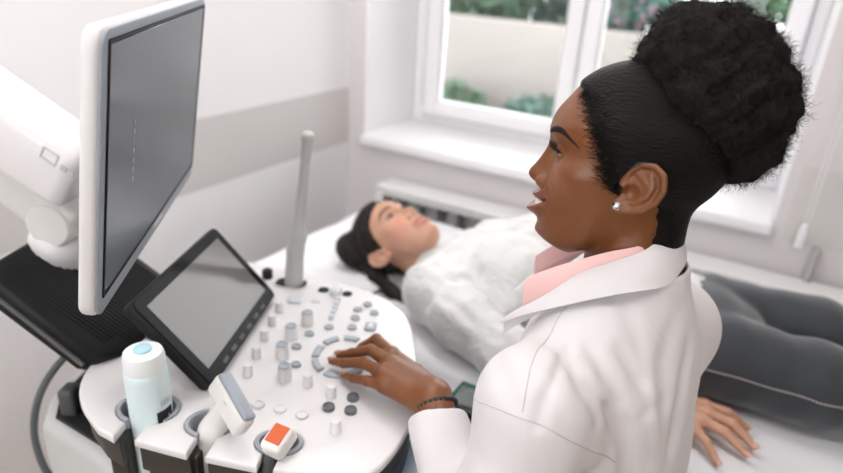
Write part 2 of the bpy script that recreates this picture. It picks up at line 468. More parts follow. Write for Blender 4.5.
# ------------------------------------------------------------------ ultrasound machine
TH = R(24)
um = empty('ultrasound_machine', (-.55, .60, 0), TH, 'white ultrasound machine with a big monitor, tilted touch screen and control panel', 'ultrasound machine')
def uvw(u, v, z):
    """machine frame -> room"""
    return Vector((-.55 + u * math.cos(TH) - v * math.sin(TH), .60 + u * math.sin(TH) + v * math.cos(TH), z))
ZP = .88
def arc(cx, cy, rx, ry, a0, a1, n=10):
    return [(cx + rx * math.cos(R(a0 + (a1 - a0) * k / n)), cy + ry * math.sin(R(a0 + (a1 - a0) * k / n))) for k in range(n + 1)]
# outline, anticlockwise seen from above, starting on the front edge; three keyhole notches on the near side
def keyhole(cx, cy, rx, ry, tx0, tx1, edge):
    """notch entered from the near edge (small v): list going +u"""
    p = [(tx0, edge)]
    a0 = math.degrees(math.acos(max(-1, min(1, (tx0 - cx) / rx)))); a1 = math.degrees(math.acos(max(-1, min(1, (tx1 - cx) / rx))))
    # from lower-left round over the top to lower-right
    p += arc(cx, cy, rx, ry, 360 - a0, a1 - 0 - 0 if False else -a1, 20)
    p.append((tx1, edge))
    return p
holes = [(-.186, -.083, .046, .036, -.202, -.172), (-.086, -.098, .036, .030, -.092, -.066), (.022, -.118, .034, .026, .008, .030)]
def edge_v(u): return np.interp(u, [-.235, -.19, -.05, .07, .13], [-.137, -.148, -.164, -.170, -.165])
near = [(-.233, -.136)]
for h in holes: near += keyhole(*h, float(edge_v((h[4] + h[5]) / 2)) )
curve = spline([(.13, -.166), (.160, -.150), (.183, -.105), (.199, -.039), (.202, .02), (.193, .08), (.176, .17), (.155, .245), (.12, .295), (.06, .335), (.0, .353), (-.1, .385), (-.19, .405)], 4)
back = spline([(-.19, .405), (-.24, .405), (-.29, .37), (-.31, .28), (-.32, .15), (-.328, .02), (-.318, -.04), (-.287, -.09), (-.233, -.136)], 4)
outline = near + [(float(p[0]), float(p[1])) for p in curve] + [(float(p[0]), float(p[1])) for p in back[1:-1]]
cp = obj('control_panel', prism(outline, ZP - .015, ZP, .0045, 3), M['plastic'], um, angle=35)
inner = [(u * .975 - .002, v * .975 + .003) for u, v in outline]
obj('panel_underside', prism(inner, ZP - .062, ZP - .0145, .004, 2), M['dark'], um, angle=35)
# rubber liners and cups of the three side holders
def liner(pts, z0, z1, t, m, name, parent):
    P = np.array(pts); n = len(P); d = np.gradient(P, axis=0); nn = np.c_[d[:, 1], -d[:, 0]]; nn /= np.linalg.norm(nn, axis=1)[:, None]
    Q = P + nn * t
    poly = [tuple(p) for p in P] + [tuple(q) for q in Q[::-1]]
    return obj(name, prism(poly, z0, z1, .0015, 2), m, parent, angle=35)
for i, h in enumerate(holes):
    k = keyhole(*h, 0)[1:-1]
    kc = [((x - h[0]) * .985 + h[0], (y - h[1]) * .985 + h[1]) for x, y in k]
    hl = liner(kc, ZP - .10, ZP + .0015, .006, M['grey'], 'probe_holder', um)
    kc = [((x - h[0]) * .80 + h[0], (y - h[1]) * .80 + h[1]) for x, y in k]
    liner(kc, ZP - .14, ZP - .03, .004, M['black'], 'holder_cup', hl)
for (u, v) in ((-.212, -.128), (-.150, -.135), (-.10, -.14), (-.052, -.145), (.0, -.148), (.045, -.15)):
    obj('holder_strut', box(u - .014, u + .014, v - .004, v + .03, .74, ZP - .024, .004), M['dark'], um)
b = lathe([(.034, .648), (.036, .652), (.036, .660), (.001, .660)], 24, T3(-.178, -.090, 0)); obj('bottle_rest', b, M['dark'], um)
for q0 in ((-.178, -.058), (-.148, -.075)): obj('holder_strut', box(q0[0] - .004, q0[0] + .004, q0[1] - .002, q0[1] + .004, .65, ZP - .03, .001), M['dark'], um)
# far holder for the long probe
def ring_patch(cx, cy, w, h, name, m, parent, z=ZP + .0006):
    return obj(name, prism(rrect(w, h, min(w, h) * .42, cx, cy), ZP - .004, z, .0004, 1), m, parent)
ring_patch(-.100, .330, .066, .040, 'probe_hole', M['black'], cp)
obj('hole_rim', tube([(x, y, ZP + .0006) for x, y in rrect(.068, .042, .018, -.100, .330)], .0022, 8, 1, True), M['plastic'], cp)
ring_patch(-.028, .318, .022, .024, 'socket', M['black'], cp); ring_patch(.022, .312, .020, .022, 'socket', M['black'], cp)
b = box(-.012, .010, .296, .326, ZP - .002, ZP + .014, .005); obj('socket_lever', b, M['greytop'], cp)
b = bmesh.new()
for k in range(5): add(b, box(-.0045, .0045, -.005, .005, 0, .009, .002, 2, T3(.010 + .001 * k, .280 - .0165 * k, ZP)))
obj('toggle_strip', b, M['greytop'], cp)

# controls -------------------------------------------------
def knob_mesh(r, h, top=None):
    o = lathe([(r * 1.05, 0), (r * 1.05, h * .1), (r, h * .12), (r * .95, h * .9), (r * .85, h), (r * .5, h)], 20)
    return o
small = bpy.data.meshes.new('knob'); t_ = knob_mesh(.0078, .020); bmesh.ops.recalc_face_normals(t_, faces=t_.faces); t_.to_mesh(small); t_.free(); small.materials.append(M['plastic']); small.set_sharp_from_angle(angle=R(50))
big = bpy.data.meshes.new('knob'); t_ = knob_mesh(.0115, .024); bmesh.ops.recalc_face_normals(t_, faces=t_.faces); t_.to_mesh(big); t_.free(); big.materials.append(M['plastic']); big.set_sharp_from_angle(angle=R(50))
bigtop = bpy.data.meshes.new('knob_cap'); t_ = lathe([(.0098, .0), (.0098, .0022), (.009, .003), (.0062, .003), (.0055, .002), (.001, .002)], 20); bmesh.ops.recalc_face_normals(t_, faces=t_.faces); t_.to_mesh(bigtop); t_.free(); bigtop.materials.append(M['greykey'])
def put(name, me, u, v, parent, z=ZP):
    o = bpy.data.objects.new(name, me); o.location = (u, v, z); return link(o, parent)
for u, v in ((-.074, .020), (-.078, .070), (-.083, .122), (-.086, .172), (-.088, .219)):
    put('knob', small, u, v, cp)
for u, v in ((-.014, .021), (-.036, .078), (-.039, .136), (-.024, .186)):
    k = put('knob', big, u, v, um); put('knob_cap', bigtop, 0, 0, k, .0235)
for u, v in ((.026, .013), (.069, -.008), (.094, -.084)):
    put('knob', small, u, v, cp)
def key(u, v, r, e=1.0, m='greykey', h=.005, name='button', rot=0, inset=True):
    b = lathe([(r, -.001), (r, h * .6), (r * .93, h), (r * .72, h), (r * .62, h * .72), (.0005, h * .70)], 22)
    bmesh.ops.scale(b, vec=(1, e, 1), verts=b.verts)
    return obj(name, b, [M[m]], cp, mtx=T3(u, v, ZP) @ RZ(rot))
for px in ((.018, .180), (-.011, .152), (-.021, .108), (-.007, .058), (.056, .253), (.071, .276), (.089, .247), (.058, .221), (.059, .188)):
    key(*px, .0088, .85)
for px in ((.103, -.008), (.106, -.038), (.072, -.037)): key(*px, .0095, 1, 'darkkey', .006)
for px in ((-.032, -.049), (.003, -.053), (.038, -.060), (-.070, -.036)): key(*px, .0095, 1, 'plastic', .004)
obj('button', box(.081, .102, .184, .211, ZP - .001, ZP + .006, .004), M['greykey'], cp)
obj('button', box(.0865, .0965, .190, .205, ZP + .004, ZP + .0068, .002), M['greytop'], cp)
obj('pad_button', box(-.084, -.056, .252, .274, ZP - .001, ZP + .004, .003), M['greytop'], cp)
obj('pad_button', box(-.040, -.022, .264, .282, ZP - .001, ZP + .002, .002), M['plastic'], cp)
# trackball with its ring of keys
TC = (.062, .097)
obj('trackball', lathe([(.0175 * math.cos(a), -.004 + .0175 * math.sin(a)) for a in [R(90 * k / 8) for k in range(8)]] + [(.0004, .0135)], 24, T3(*TC, ZP)), M['greytop'], cp)
obj('trackball_ring', lathe([(.018, 0), (.018, .002), (.024, .0025), (.025, 0)], 28, T3(*TC, ZP), cap=False), M['plastic'], cp)
for k in range(8):
    a0 = 24 + 45 * k
    p = arc(*TC, .051, .061, a0, a0 + 33, 8) + arc(*TC, .039, .049, a0 + 33, a0, 8)
    kk = obj('ring_button', prism(p, ZP - .001, ZP + .006, .002, 2), M['greykey'], cp)

# handle along the front edge
b = tube([uv + (z,) for uv, z in (((.120, -.180), .800), ((.178, -.145), .802), ((.205, -.08), .802), ((.212, -.01), .806), ((.208, .05), .812), ((.190, .09), .825))], [.012, .015, .016, .016, .015, .010], 14, 8, flat=((0, 0, 1), .9))
obj('front_handle', b, M['bluegrey'], um)
obj('handle_bracket', tube([(.12, .08, .80), (.16, .09, .80), (.192, .08, .822)], .012, 10, 6), M['charcoal'], um)
obj('handle_bracket', tube([(.10, -.12, .80), (.15, -.15, .80), (.17, -.172, .816)], .012, 10, 6), M['charcoal'], um)

# arm housing: ribbed black slab sloping down to the front
SL = Matrix.Translation((-.304, 0, .897)) @ RY(R(36.0))
b = prism([(-.225, .03), (-.205, .0), (-.02, -.012), (.0, .0), (.022, .03), (.04, .12), (.03, .23), (-.02, .25), (-.2, .25), (-.225, .22)], -.045, .0, .008, 3)
hs = obj('arm_housing', b, M['black'], um, mtx=SL)
b = bmesh.new()
y = .025
while y < .235:
    add(b, box(-.195, .012 if y > .05 else -.01, y, y + .0035, -.002, .0018, .001, 1)); y += .0078
obj('housing_rib', b, M['black'], hs, mtx=SL)
obj('housing_edge', tube([(-.215, .0, -.02), (-.1, -.0075, -.022), (-.015, -.0135, -.024)], .0045, 8, 4), M['charcoal'], hs, mtx=SL)
# column and cart below
obj('column', prism(rrect(.17, .22, .05, -.27, .13), .30, .87, .01), M['black'], um)
sh = [(-.47, .06), (-.44, .0), (-.25, -.085), (-.2, -.10), (-.05, -.10), (-.03, -.08), (-.03, .28), (-.05, .30), (-.42, .30), (-.47, .26)]
ct = obj('cart_body', prism(sh, .14, .745, .02, 4), M['shell'], um)
obj('cart_tray', prism([(x * .9 - .025, y * .88 + .012) for x, y in sh], .735, .752, .006, 2), M['black'], um)
obj('cart_base', prism(rrect(.66, .50, .10, -.16, .10), .085, .145, .015), M['charcoal'], um)
for u, v in ((-.42, -.08), (-.42, .28), (.10, -.08), (.10, .28)):
    wh = obj('caster', lathe([(.03, -.012), (.041, -.009), (.042, 0), (.041, .009), (.03, .012)], 20, T3(u, v, .042) @ RX(PI / 2)), M['black'], um)
    obj('caster_fork', box(u - .018, u + .018, v - .02, v + .02, .07, .09, .004), M['charcoal'], wh)
obj('cable_hook', box(-.415, -.385, .015, .05, .73, .80, .008, 3), M['charcoal'], um)
obj('power_cable', tube([(-.40, .09, .86), (-.455, .075, .80), (-.485, .055, .74), (-.50, .045, .66), (-.485, .04, .58), (-.455, .05, .55)], .0065, 10, 8), M['cable'], um)

# monitor on its articulated white arm
ey = Vector((-.242, .970, .0)).normalized()       # along the screen, away from the camera (machine frame)
MU0, MV0 = -.115, -.2155
nrm = Vector((ey.y, -ey.x, 0))                            # faces the operator
tilt = R(9.0)
xax = ey; zax = (Vector((0, 0, 1)) * math.cos(tilt) + nrm * math.sin(tilt)).normalized(); yax = zax.cross(xax).normalized()   # yax: into the back
MM = Matrix((xax, yax, zax)).transposed().to_4x4(); MM.translation = (-.157, -.2065, 1.103)
MW, MH = .533, .327
b = prism(rrect(MW, MH, .022, MW / 2, MH / 2, 8), .0, .019, .006, 3); bmesh.ops.transform(b, matrix=RX(PI / 2), verts=b.verts)  # xy -> xz, depth to -y
bmesh.ops.translate(b, vec=(0, .019, 0), verts=b.verts)
mo = obj('monitor', b, M['plastic'], um, mtx=MM, angle=40)
b = prism(rrect(MW - .004, MH - .004, .020, MW / 2, MH / 2, 8), .0, .004, .0015, 2); bmesh.ops.transform(b, matrix=T3(0, .0015, 0) @ RX(PI / 2), verts=b.verts)
obj('bezel', b, M['bezel'], mo, mtx=MM)
obj('screen', box(.021, MW - .016, -.0035, .001, .028, MH - .016, .001, 1), M['screen'], mo, mtx=MM)
b = box(.0165, .0205, -.0045, .002, .026, MH - .014, .001, 1); add(b, box(MW - .0155, MW - .0115, -.0045, .002, .026, MH - .014, .001, 1))
add(b, box(.0165, MW - .0115, -.0045, .002, MH - .0155, MH - .0115, .001, 1)); add(b, box(.0165, MW - .0115, -.0045, .002, .0235, .0275, .001, 1))
obj('screen_rim', b, M['black'], mo, mtx=MM)
obj('maker_plate', box(MW * .47, MW * .56, -.0032, .001, .010, .0165, .0008, 1), M['greytop'], mo, mtx=MM)
b = bmesh.new()
for k in range(7): add(b, box(.115, .122, -.0038, -.003, .205 - .012 * k, .211 - .012 * k))
obj('screen_marks', b, M['bezel'], mo, mtx=MM)
b = box(MW * .30, MW * .82, .017, .062, .05, .27, .018, 4); obj('rear_cover', b, M['plastic'], mo, mtx=MM)
# arm: dome on the housing, lower link, elbow, upper link, tilt head
def link_box(p, q, w, h, bev, upv=(0, 0, 1)):
    p, q = Vector(p), Vector(q); x = (q - p).normalized(); z = Vector(upv); y = z.cross(x).normalized(); z = x.cross(y)
    m = Matrix((x, y, z)).transposed().to_4x4(); m.translation = p
    return box(0, (q - p).length, -w / 2, w / 2, -h / 2, h / 2, bev, 4, m)
obj('arm_base', lathe([(.052, -.04), (.054, -.01), (.052, .008), (.042, .018), (.02, .021), (.001, .021)], 28, T3(-.448, .150, 1.022) @ RY(R(20))), M['plastic'], um)
obj('arm_joint', lathe([(.036, -.042), (.040, -.038), (.040, .038), (.036, .042)], 26, T3(-.440, .146, 1.065) @ RX(PI / 2)), M['plastic2'], um)
obj('arm_link', link_box((-.405, .145, 1.052), (-.66, .140, 1.245), .078, .082, .022), M['plastic2'], um)
obj('arm_elbow', lathe([(.05, -.05), (.058, -.044), (.058, .044), (.05, .05)], 26, T3(-.655, .136, 1.285) @ RX(PI / 2)), M['plastic2'], um)
ul = obj('arm_link', link_box((-.67, .125, 1.350), (-.355, .110, 1.155), .105, .112, .022), M['plastic'], um)
obj('arm_joint', tube([(-.38, .11, 1.18), (-.33, .105, 1.20), (-.27, .085, 1.25), (-.235, .07, 1.27)], .032, 16, 6), M['plastic2'], um)
UL = ul.data  # small printed square and bar on the link's side, near the monitor
p, q = Vector((-.67, .125, 1.350)), Vector((-.355, .110, 1.155)); ax = (q - p).normalized(); ay = Vector((0, 0, 1)).cross(ax).normalized(); az = ax.cross(ay)
LM = Matrix((ax, ay, az)).transposed().to_4x4(); LM.translation = p
b = box(.315, .342, -.054, -.0525, .022, .0245); add(b, box(.315, .342, -.054, -.0525, .0395, .042)); add(b, box(.315, .3175, -.054, -.0525, .022, .042)); add(b, box(.3395, .342, -.054, -.0525, .022, .042))
obj('printed_symbol', b, M['shell'], ul, mtx=LM)
b = box(.350, .360, -.054, -.0525, .024, .031); add(b, box(.364, .372, -.054, -.0525, .024, .031))
obj('printed_symbol', b, M['pipe'], ul, mtx=LM)

# touch screen, tilted up behind the controls
ty = Vector((0.0, 1, 0)); tz = Vector((-.114, 0, .131)).normalized(); tn = Vector((.131, 0, .114)).normalized()
TM = Matrix((ty, tz, tn)).transposed().to_4x4(); TM.translation = (-.106, -.040, .893)
TW, THh = .298, .176
ts = obj('touch_screen', prism(rrect(TW, THh, .012, TW / 2, THh / 2), -.020, .0, .003, 3), M['black'], um, mtx=TM)
obj('glass_front', prism(rrect(TW - .006, THh - .006, .010, TW / 2, THh / 2), -.001, .0012, .0006, 1), M['tabglass'], ts, mtx=TM)
obj('display', box(.022, TW - .022, .024, THh - .020, .0, .0016), M['tabscreen'], ts, mtx=TM)
b = bmesh.new()
for k in range(6): add(b, box(.055 + k * .034, .073 + k * .034, .006, .013, .0, .0022, .0008, 1))
obj('edge_key', b, M['charcoal'], ts, mtx=TM)
obj('touch_screen_neck', tube([(-.27, .11, .86), (-.235, .11, .92), (-.19, .11, .955)], .032, 14, 6), M['charcoal'], um)
obj('panel_stop', lathe([(.011, 0), (.011, .016), (.008, .019), (.001, .019)], 16, T3(-.155, .345, ZP)), M['black'], um)

# ------------------------------------------------------------------ things standing in the machine's holders
def place(name, u, v, z, rz=0, **k): p = uvw(u, v, z); return empty(name, p, TH + rz, **k)
gb = place('gel_bottle', -.178, -.090, .662, label='pale blue gel bottle with a white cap, in the leftmost holder of the panel', cat='bottle')
r = .0295
obj('body', lathe([(r * .9, 0), (r, .008), (r, .285), (r * .985, .292), (r * .86, .300), (r * .8, .302)], 36), M['bottle'], gb)
obj('cap', lathe([(r * .93, .293), (r * .95, .300), (r * .95, .315), (r * .88, .322), (r * .5, .325), (.001, .325)], 36), M['cap'], gb)
obj('cap_nozzle', lathe([(.012, .322), (.012, .328), (.009, .330), (.001, .330)], 20), M['capblue'], gb)
def wrap(rad, a0, a1, z0, z1, n=14):
    b = bmesh.new(); va = [b.verts.new((rad * math.cos(R(a0 + (a1 - a0) * k / n)), rad * math.sin(R(a0 + (a1 - a0) * k / n)), z0)) for k in range(n + 1)]
    vb = [b.verts.new((v.co.x, v.co.y, z1)) for v in va]
    for k in range(n): b.faces.new((va[k], va[k + 1], vb[k + 1], vb[k]))
    bmesh.ops.solidify(b, geom=b.faces[:], thickness=.0006); return b
lb = obj('label', wrap(r + .0010, -45, 5, .165, .235), M['labelblack'], gb)
obj('label_print', wrap(r + .0018, -32, -20, .17, .22), M['labelwhite'], lb)
obj('label_print', wrap(r + .0018, -14, -8, .18, .225), M['labelwhite'], lb)
b = bmesh.new()
for k in range(5): add(b, wrap(r + .0010, -30 + k * 7, -27 + k * 7, .242, .252, 4))
obj('label_print', b, M['shell'], gb)

# white linear probe in the middle holder
lp = place('linear_probe', -.088, -.106, .76, label='white flat-headed probe with a grey lens, in the middle holder beside the gel bottle', cat='probe')
hd = link_box((-.006, -.004, .0), (.006, .0, .112), .040, .036, .016, upv=(1, 0, 0))
V, F = surfnet(lambda x, y, z: chain(x, y, z, [(-.030, -.004, 0), (-.010, -.002, .06), (.010, .0, .115), (.030, .002, .160)], [.018, .0215, .0190, .0155], .01), (-.06, -.05, -.03), (.07, .05, .2), .003)
obj_np('handle', V, F, M['probewhite'], lp)
wv = Vector((.68, -.60, -.42)).normalized(); av = Vector((.50, .02, .86)); av = (av - wv * av.dot(wv)).normalized(); tv = av.cross(wv)
PH = Matrix((wv, tv, av)).transposed().to_4x4(); PH.translation = (.042, -.004, .170)
obj('head', box(-.043, .043, -.0125, .0125, -.020, .016, .009, 4), M['probewhite'], lp, mtx=PH)
obj('lens', box(-.040, .040, -.0105, .0105, .012, .020, .005, 3), M['lens'], lp, mtx=PH)
obj('mark', box(-.004, .004, -.0132, -.012, .003, .0045), M['pipe'], lp, mtx=PH)
obj('cable', tube([(-.010, -.004, -.01), (-.008, -.03, -.05), (-.02, -.065, -.12), (-.05, -.075, -.25), (-.12, -.06, -.45), (-.2, .02, -.62)], .0045, 8, 8), M['cable'], lp)
# small probe with an orange end in the right holder
op = place('orange_tipped_probe', .017, -.148, .80, label='small probe with an orange label on its white end, in a side holder', cat='probe')
obj('handle', tube([(.0, .0, -.02), (.0, .0, .05), (.006, .006, .088)], [.009, .011, .010], 14, 6), M['charcoal'], op)
EM = T3(.012, .010, .102) @ RZ(R(-20)) @ RX(R(20))
obj('end_cap', box(-.0165, .0165, -.021, .021, -.016, .012, .007, 3), M['probewhite'], op, mtx=EM)
obj('orange_label', box(-.0115, .0115, -.012, .016, .0117, .0129, .0004, 1), M['orange'], op, mtx=EM)
obj('cable', tube([(0, 0, -.015), (.002, -.004, -.08), (-.01, .0, -.2), (-.06, .04, -.40), (-.15, .10, -.60)], .0045, 8, 8), M['cable'], op)
# long slim probe standing in the far holder
ep = place('slim_probe', -.100, .332, .80, label='long slim grey probe standing upright in the far holder of the control panel', cat='probe')
V, F = surfnet(lambda x, y, z: chain(x, y, z, [(.0, .0, .0), (.004, .0, .06), (.010, .001, .155), (.019, .001, .190), (.019, .003, .218), (.034, .004, .355), (.038, .005, .390)],
               [.017, .0205, .0170, .0150, .0106, .0096, .0128], .006), (-.04, -.04, -.03), (.08, .05, .42), .0026)
obj_np('probe_body', V, F, M['probe'], ep)
obj('cable', tube([(0, 0, .0), (0, .006, -.06), (-.03, .03, -.2), (-.10, .0, -.45)], .0045, 8, 8), M['cable'], ep)

# ------------------------------------------------------------------ couch, sheet, pillow, glass side table
ex = empty('examination_couch', (-.25, 1.41, 0), label='long padded examination couch under the lying patient', cat='examination couch')
V, F = surfnet(lambda x, y, z: smax(np.abs(x - .22) - 1.18, smax(np.abs(y) - .375, np.abs(z - .62) - .055, .05), .05) + .0, (-1.05, -.46, .52), (1.48, .46, .72), .012)
obj_np('mattress', V, F, M['vinyl'], ex)
obj('bed_frame', box(-.93, 1.36, -.34, .34, .49, .57, .012), M['metal'], ex)
for sx in (-.80, 1.22):
    for sy in (-.28, .28): obj('leg', box(sx - .022, sx + .022, sy - .022, sy + .022, 0, .50, .006), M['metal'], ex)
# sheet: wavy cover over the mattress, hanging a little over both long sides
nx, ny = 150, 90
V = []; F = []
for i in range(nx + 1):
    for j in range(ny + 1):
        x = -1.19 + 2.31 * i / nx; s = -.60 + 1.20 * j / ny
        a = abs(s) - .35; sg = 1 if s > 0 else -1
        if a <= 0: y, z = s, .679
        elif a < .06: t = a / .06 * PI / 2; y, z = sg * (.35 + .036 * math.sin(t)), .679 - .036 * (1 - math.cos(t))
        else: y, z = sg * (.388 + .006 * math.sin(9 * x + sg)), .643 - (a - .06)
        w_ = .0022 * math.sin(13 * x + 5 * s) * math.sin(9 * s - 4 * x + 1.3) + .0016 * math.sin(31 * x - 22 * s) + .0012 * math.sin(41 * s + 17 * x)
        if a > .06: y += sg * (abs(w_) * 2 + .004)
        V.append((x, 1.41 + y, z + w_ + .003)); 
for i in range(nx):
    for j in range(ny):
        k = i * (ny + 1) + j; F.append((k, k + ny + 1, k + ny + 2, k + 1))
sh_ = obj_np('bed_sheet', V, F, M['sheet'])
tag(sh_, 'white sheet spread over the examination couch under the patient', 'sheet')
pw = surfnet(lambda x, y, z: smax(smax(np.abs(x) - .19, np.abs(y) - .30, .06), np.abs(z - .004 * np.sin(30 * x + 20 * y)) - .011 * np.clip(1.25 - (np.abs(x) / .19) ** 4 * .6 - (np.abs(y) / .30) ** 4 * .6, .3, 1), .02), (-.25, -.36, -.06), (.25, .36, .06), .006)
po = obj_np('pillow', pw[0], pw[1], M['pillow']); po.location = (-.985, 1.36, .693)
tag(po, 'flat white pillow under the head of the lying patient', 'pillow')

gt = empty('glass_side_table', (-.235, .955, -.014), label='small dark wood table with a teal-edged glass top between the couch and the seated doctor', cat='side table')
obj('glass_top', box(-.20, .10, -.08, .06, .692, .700, .002), M['tableglass'], gt)
b = rect_frame(-.202, .102, -.082, .062, .003, -.700, -.692, .001); bmesh.ops.transform(b, matrix=RX(-PI / 2), verts=b.verts)
bmesh.ops.transform(b, matrix=Matrix.Scale(-1, 4, (0, 0, 1)) if min(v.co.z for v in b.verts) < 0 else Matrix(), verts=b.verts)
obj('glass_edge', b, M['tealglass'], gt)
obj('table_frame', box(-.18, .08, .0, .045, .64, .690, .005), M['wood'], gt)
for sx in (-.16, .06): obj('leg', box(sx - .018, sx + .018, .004, .040, .014, .645, .004), M['wood'], gt)
# ------------------------------------------------------------------ people: heads
def gsm(z, zs, vs, s=.004):
    """smoothed table lookup"""
    g = np.linspace(-.30, .20, 1001); v = np.interp(g, zs, vs)
    k = np.exp(-0.5 * (np.arange(-60, 61) * .0005 / s) ** 2); k /= k.sum()
    v = np.convolve(np.pad(v, 60, mode='edge'), k, 'valid')
    return np.interp(z, g, v)

def sstep(a, b, x):
    t = np.clip((x - a) / (b - a), 0, 1); return t * t * (3 - 2 * t)

EYE = (.0315, .0785, .0185); ER = .0118
def head_sdf(x, y, z, p):
    """x right, y forward, z up, origin between the ears; p: dict of proportions"""
    ax = np.abs(x)
    zt = [-.113, -.1065, -.097, -.083, -.07, -.05, -.03, -.01, .01, .03, .05, .07]
    yf = gsm(z, zt, [.064, .083, .0965, .0985, .1010, .1010, .0985, .0965, .0935, .0930, .0955, .091], .005)
    a = gsm(z, zt, [.016, .030, .0415, .050, .056, .0615, .065, .0675, .069, .071, .073, .071], .006)
    yb = gsm(z, zt, [.050, .038, .020, .004, -.008, -.02, -.04, -.06, -.07, -.08, -.08, -.08], .008)
    yc = np.maximum(gsm(z, zt, [.056, .052, .045, .038, .034, .030, .026, .018, .008, 0, 0, 0], .008), yb + .006)
    # forward relief: nose, lips, sockets, cheeks, chin
    nh = gsm(z, [-.041, -.037, -.033, -.029, -.025, -.021, -.016, -.009, 0, .010, .02, .03, .042], [0, .0035, .0105, .0185, .0235, .0255, .0245, .0200, .0150, .0098, .0055, .0038, .0035], .0016) * p['nose']
    nw = gsm(z, [-.035, -.027, -.018, -.008, .01, .025, .04], [.0125, .0125, .0115, .0090, .0078, .0085, .015], .003) * p['nosew']
    bump = nh * np.exp(-(ax / nw) ** 2.3)
    zl = z - p['smile'] * .0075 * (ax / .026) ** 2                        # mouth corners lifted
    mw = np.clip(1 - (ax / .0310) ** 2.2, 0, 1) ** .6
    bump = bump + .0105 * p['lips'] * mw * np.exp(-((zl + .0474) / .0050) ** 2) + .0138 * p['lips'] * mw * np.exp(-((zl + .0668) / .0068) ** 2)
    bump = bump - .0022 * np.exp(-(ax / .0035) ** 2) * np.exp(-((z + .0405) / .004) ** 2)
    bump = bump + .0045 * np.exp(-((z + .095) / .009) ** 2 - (ax / .016) ** 2)
    bump = bump - .0125 * np.exp(-((ax - .0315) / .0155) ** 2 - ((z - .0185) / .0105) ** 2)
    bump = bump - .005 * np.exp(-((ax - .014) / .008) ** 2 - ((z - .018) / .010) ** 2)
    bump = bump + .0030 * np.exp(-((ax - .028) / .022) ** 2 - ((z - .041) / .007) ** 2)
    bump = bump + .0068 * p['cheek'] * np.exp(-((ax - .036) / .017) ** 2 - ((z + .012) / .016) ** 2)
    bump = bump - .0010 * np.exp(-((ax - (.024 - .30 * (z + .03))) / .0035) ** 2) * sstep(-.062, -.052, z) * sstep(-.022, -.032, z)
    yy = y - bump * sstep(.015, .06, y)
    n = 2.25 - .42 * sstep(-.018, -.050, z) * sstep(0, .03, y)
    dx = ax / a
    dy = np.where(yy > yc, (yy - yc) / (yf - yc), (yc - yy) / (yc - yb))
    g = (dx ** n + np.abs(dy) ** n + 1e-9) ** (1 / n)
    face = (g - 1) * np.minimum(a, .055)
    face = smax(face, -(z + .1105), .008); face = smax(face, z - .066, .02)
    cr = ellipsoid(x, yy, z, (0, -.004, .045), (.0745, .0995, .0905))
    f = smin(face, cr, .022)
    # neck
    nt = p.get('neck', ((0, -.022, -.05), (0, -.038, -.205)))
    ncap = capsule(x, y * .97, z, nt[0], nt[1], p['neckr'], p['neckr'] * 1.07)
    f = smin(f, ncap, .020)
    # nose wings and nostrils
    f = smin(f, ellipsoid(ax, y, z, (.0148 * p['nosew'], .1000, -.0262), (.0068, .0105, .0078)), .007)
    f = smax(f, -ellipsoid(ax, y, z, (.0072 * p['nosew'], .1085, -.0355), (.0040, .0062, .0055)), .0025)
    # cheekbone
    f = smin(f, ellipsoid(ax, y, z, (.046, .056, .000), (.019, .022, .016)), .018)
    # eyes: lids swell over the ball, then the slit opens
    lid = np.sqrt((ax - EYE[0]) ** 2 + (y - EYE[1]) ** 2 + (z - EYE[2]) ** 2) - (ER + .0017)
    f = smin(f, lid, .006)
    sl = ellipsoid(ax, y, z, (EYE[0], EYE[1] + .012, EYE[2] + p['gaze'] + .10 * (ax - EYE[0])), (.0140, .0135, p['eyeopen']))
    f = smax(f, -sl, .0016)
    # mouth opening
    if p['open'] > 0:
        mo = ellipsoid(ax, y, zl, (0, .098, -.0572), (.0285, .024, p['open'])); f = smax(f, -mo, .002)
    else:
        f = f + .0022 * np.exp(-((zl + .0568) / .0014) ** 2) * sstep(.0275, .022, ax) * sstep(.07, .09, y)
    # ears
    if p.get('ears', True):
        ca, sa = math.cos(R(22)), math.sin(R(22)); y0_, z0_ = y + .007, z - .003
        ye, ze = ca * y0_ + sa * z0_ - .008, -sa * y0_ + ca * z0_ + .003
        ex = .0755 + .30 * np.clip(.010 - y, 0, .05)                      # rim stands away from the skull
        plate = ellipsoid(ax - ex, ye, ze, (-.0005, -.0125, .006), (.0045, .0185, .0295))
        rim = chain(ax - ex, ye, ze, [(.000, .006, .002), (.002, .009, .016), (.003, .005, .029), (.004, -.008, .0365), (.005, -.0215, .0335), (.005, -.031, .0205), (.004, -.0325, .004), (.003, -.0275, -.010), (.002, -.017, -.021), (.001, -.006, -.0265)],
                    [.0030, .0034, .0036, .0038, .0040, .0040, .0038, .0036, .0040, .0052])
        anti = chain(ax - ex, ye, ze, [(.002, -.011, .026), (.003, -.0195, .017), (.003, -.0215, .004), (.002, -.016, -.009), (.001, -.008, -.013)], [.0030, .0034, .0036, .0036, .003])
        anti2 = chain(ax - ex, ye, ze, [(.001, .000, .019), (.002, -.010, .017), (.003, -.0195, .012)], [.0024, .003, .003])
        lobe = ellipsoid(ax - ex, ye, ze, (.001, -.003, -.0225), (.0048, .0075, .0090))
        trag = ellipsoid(ax - ex, ye, ze, (.001, .0065, -.004), (.0045, .0045, .0065))
        ear = smin(smin(smin(plate, rim, .0045), smin(anti, anti2, .003), .004), smin(lobe, trag, .003), .004)
        ear = smax(ear, -ellipsoid(ax - ex, ye, ze, (.0055, -.006, -.003), (.0085, .0085, .0095)), .003)
        f = smin(f, ear, .005)
    return f

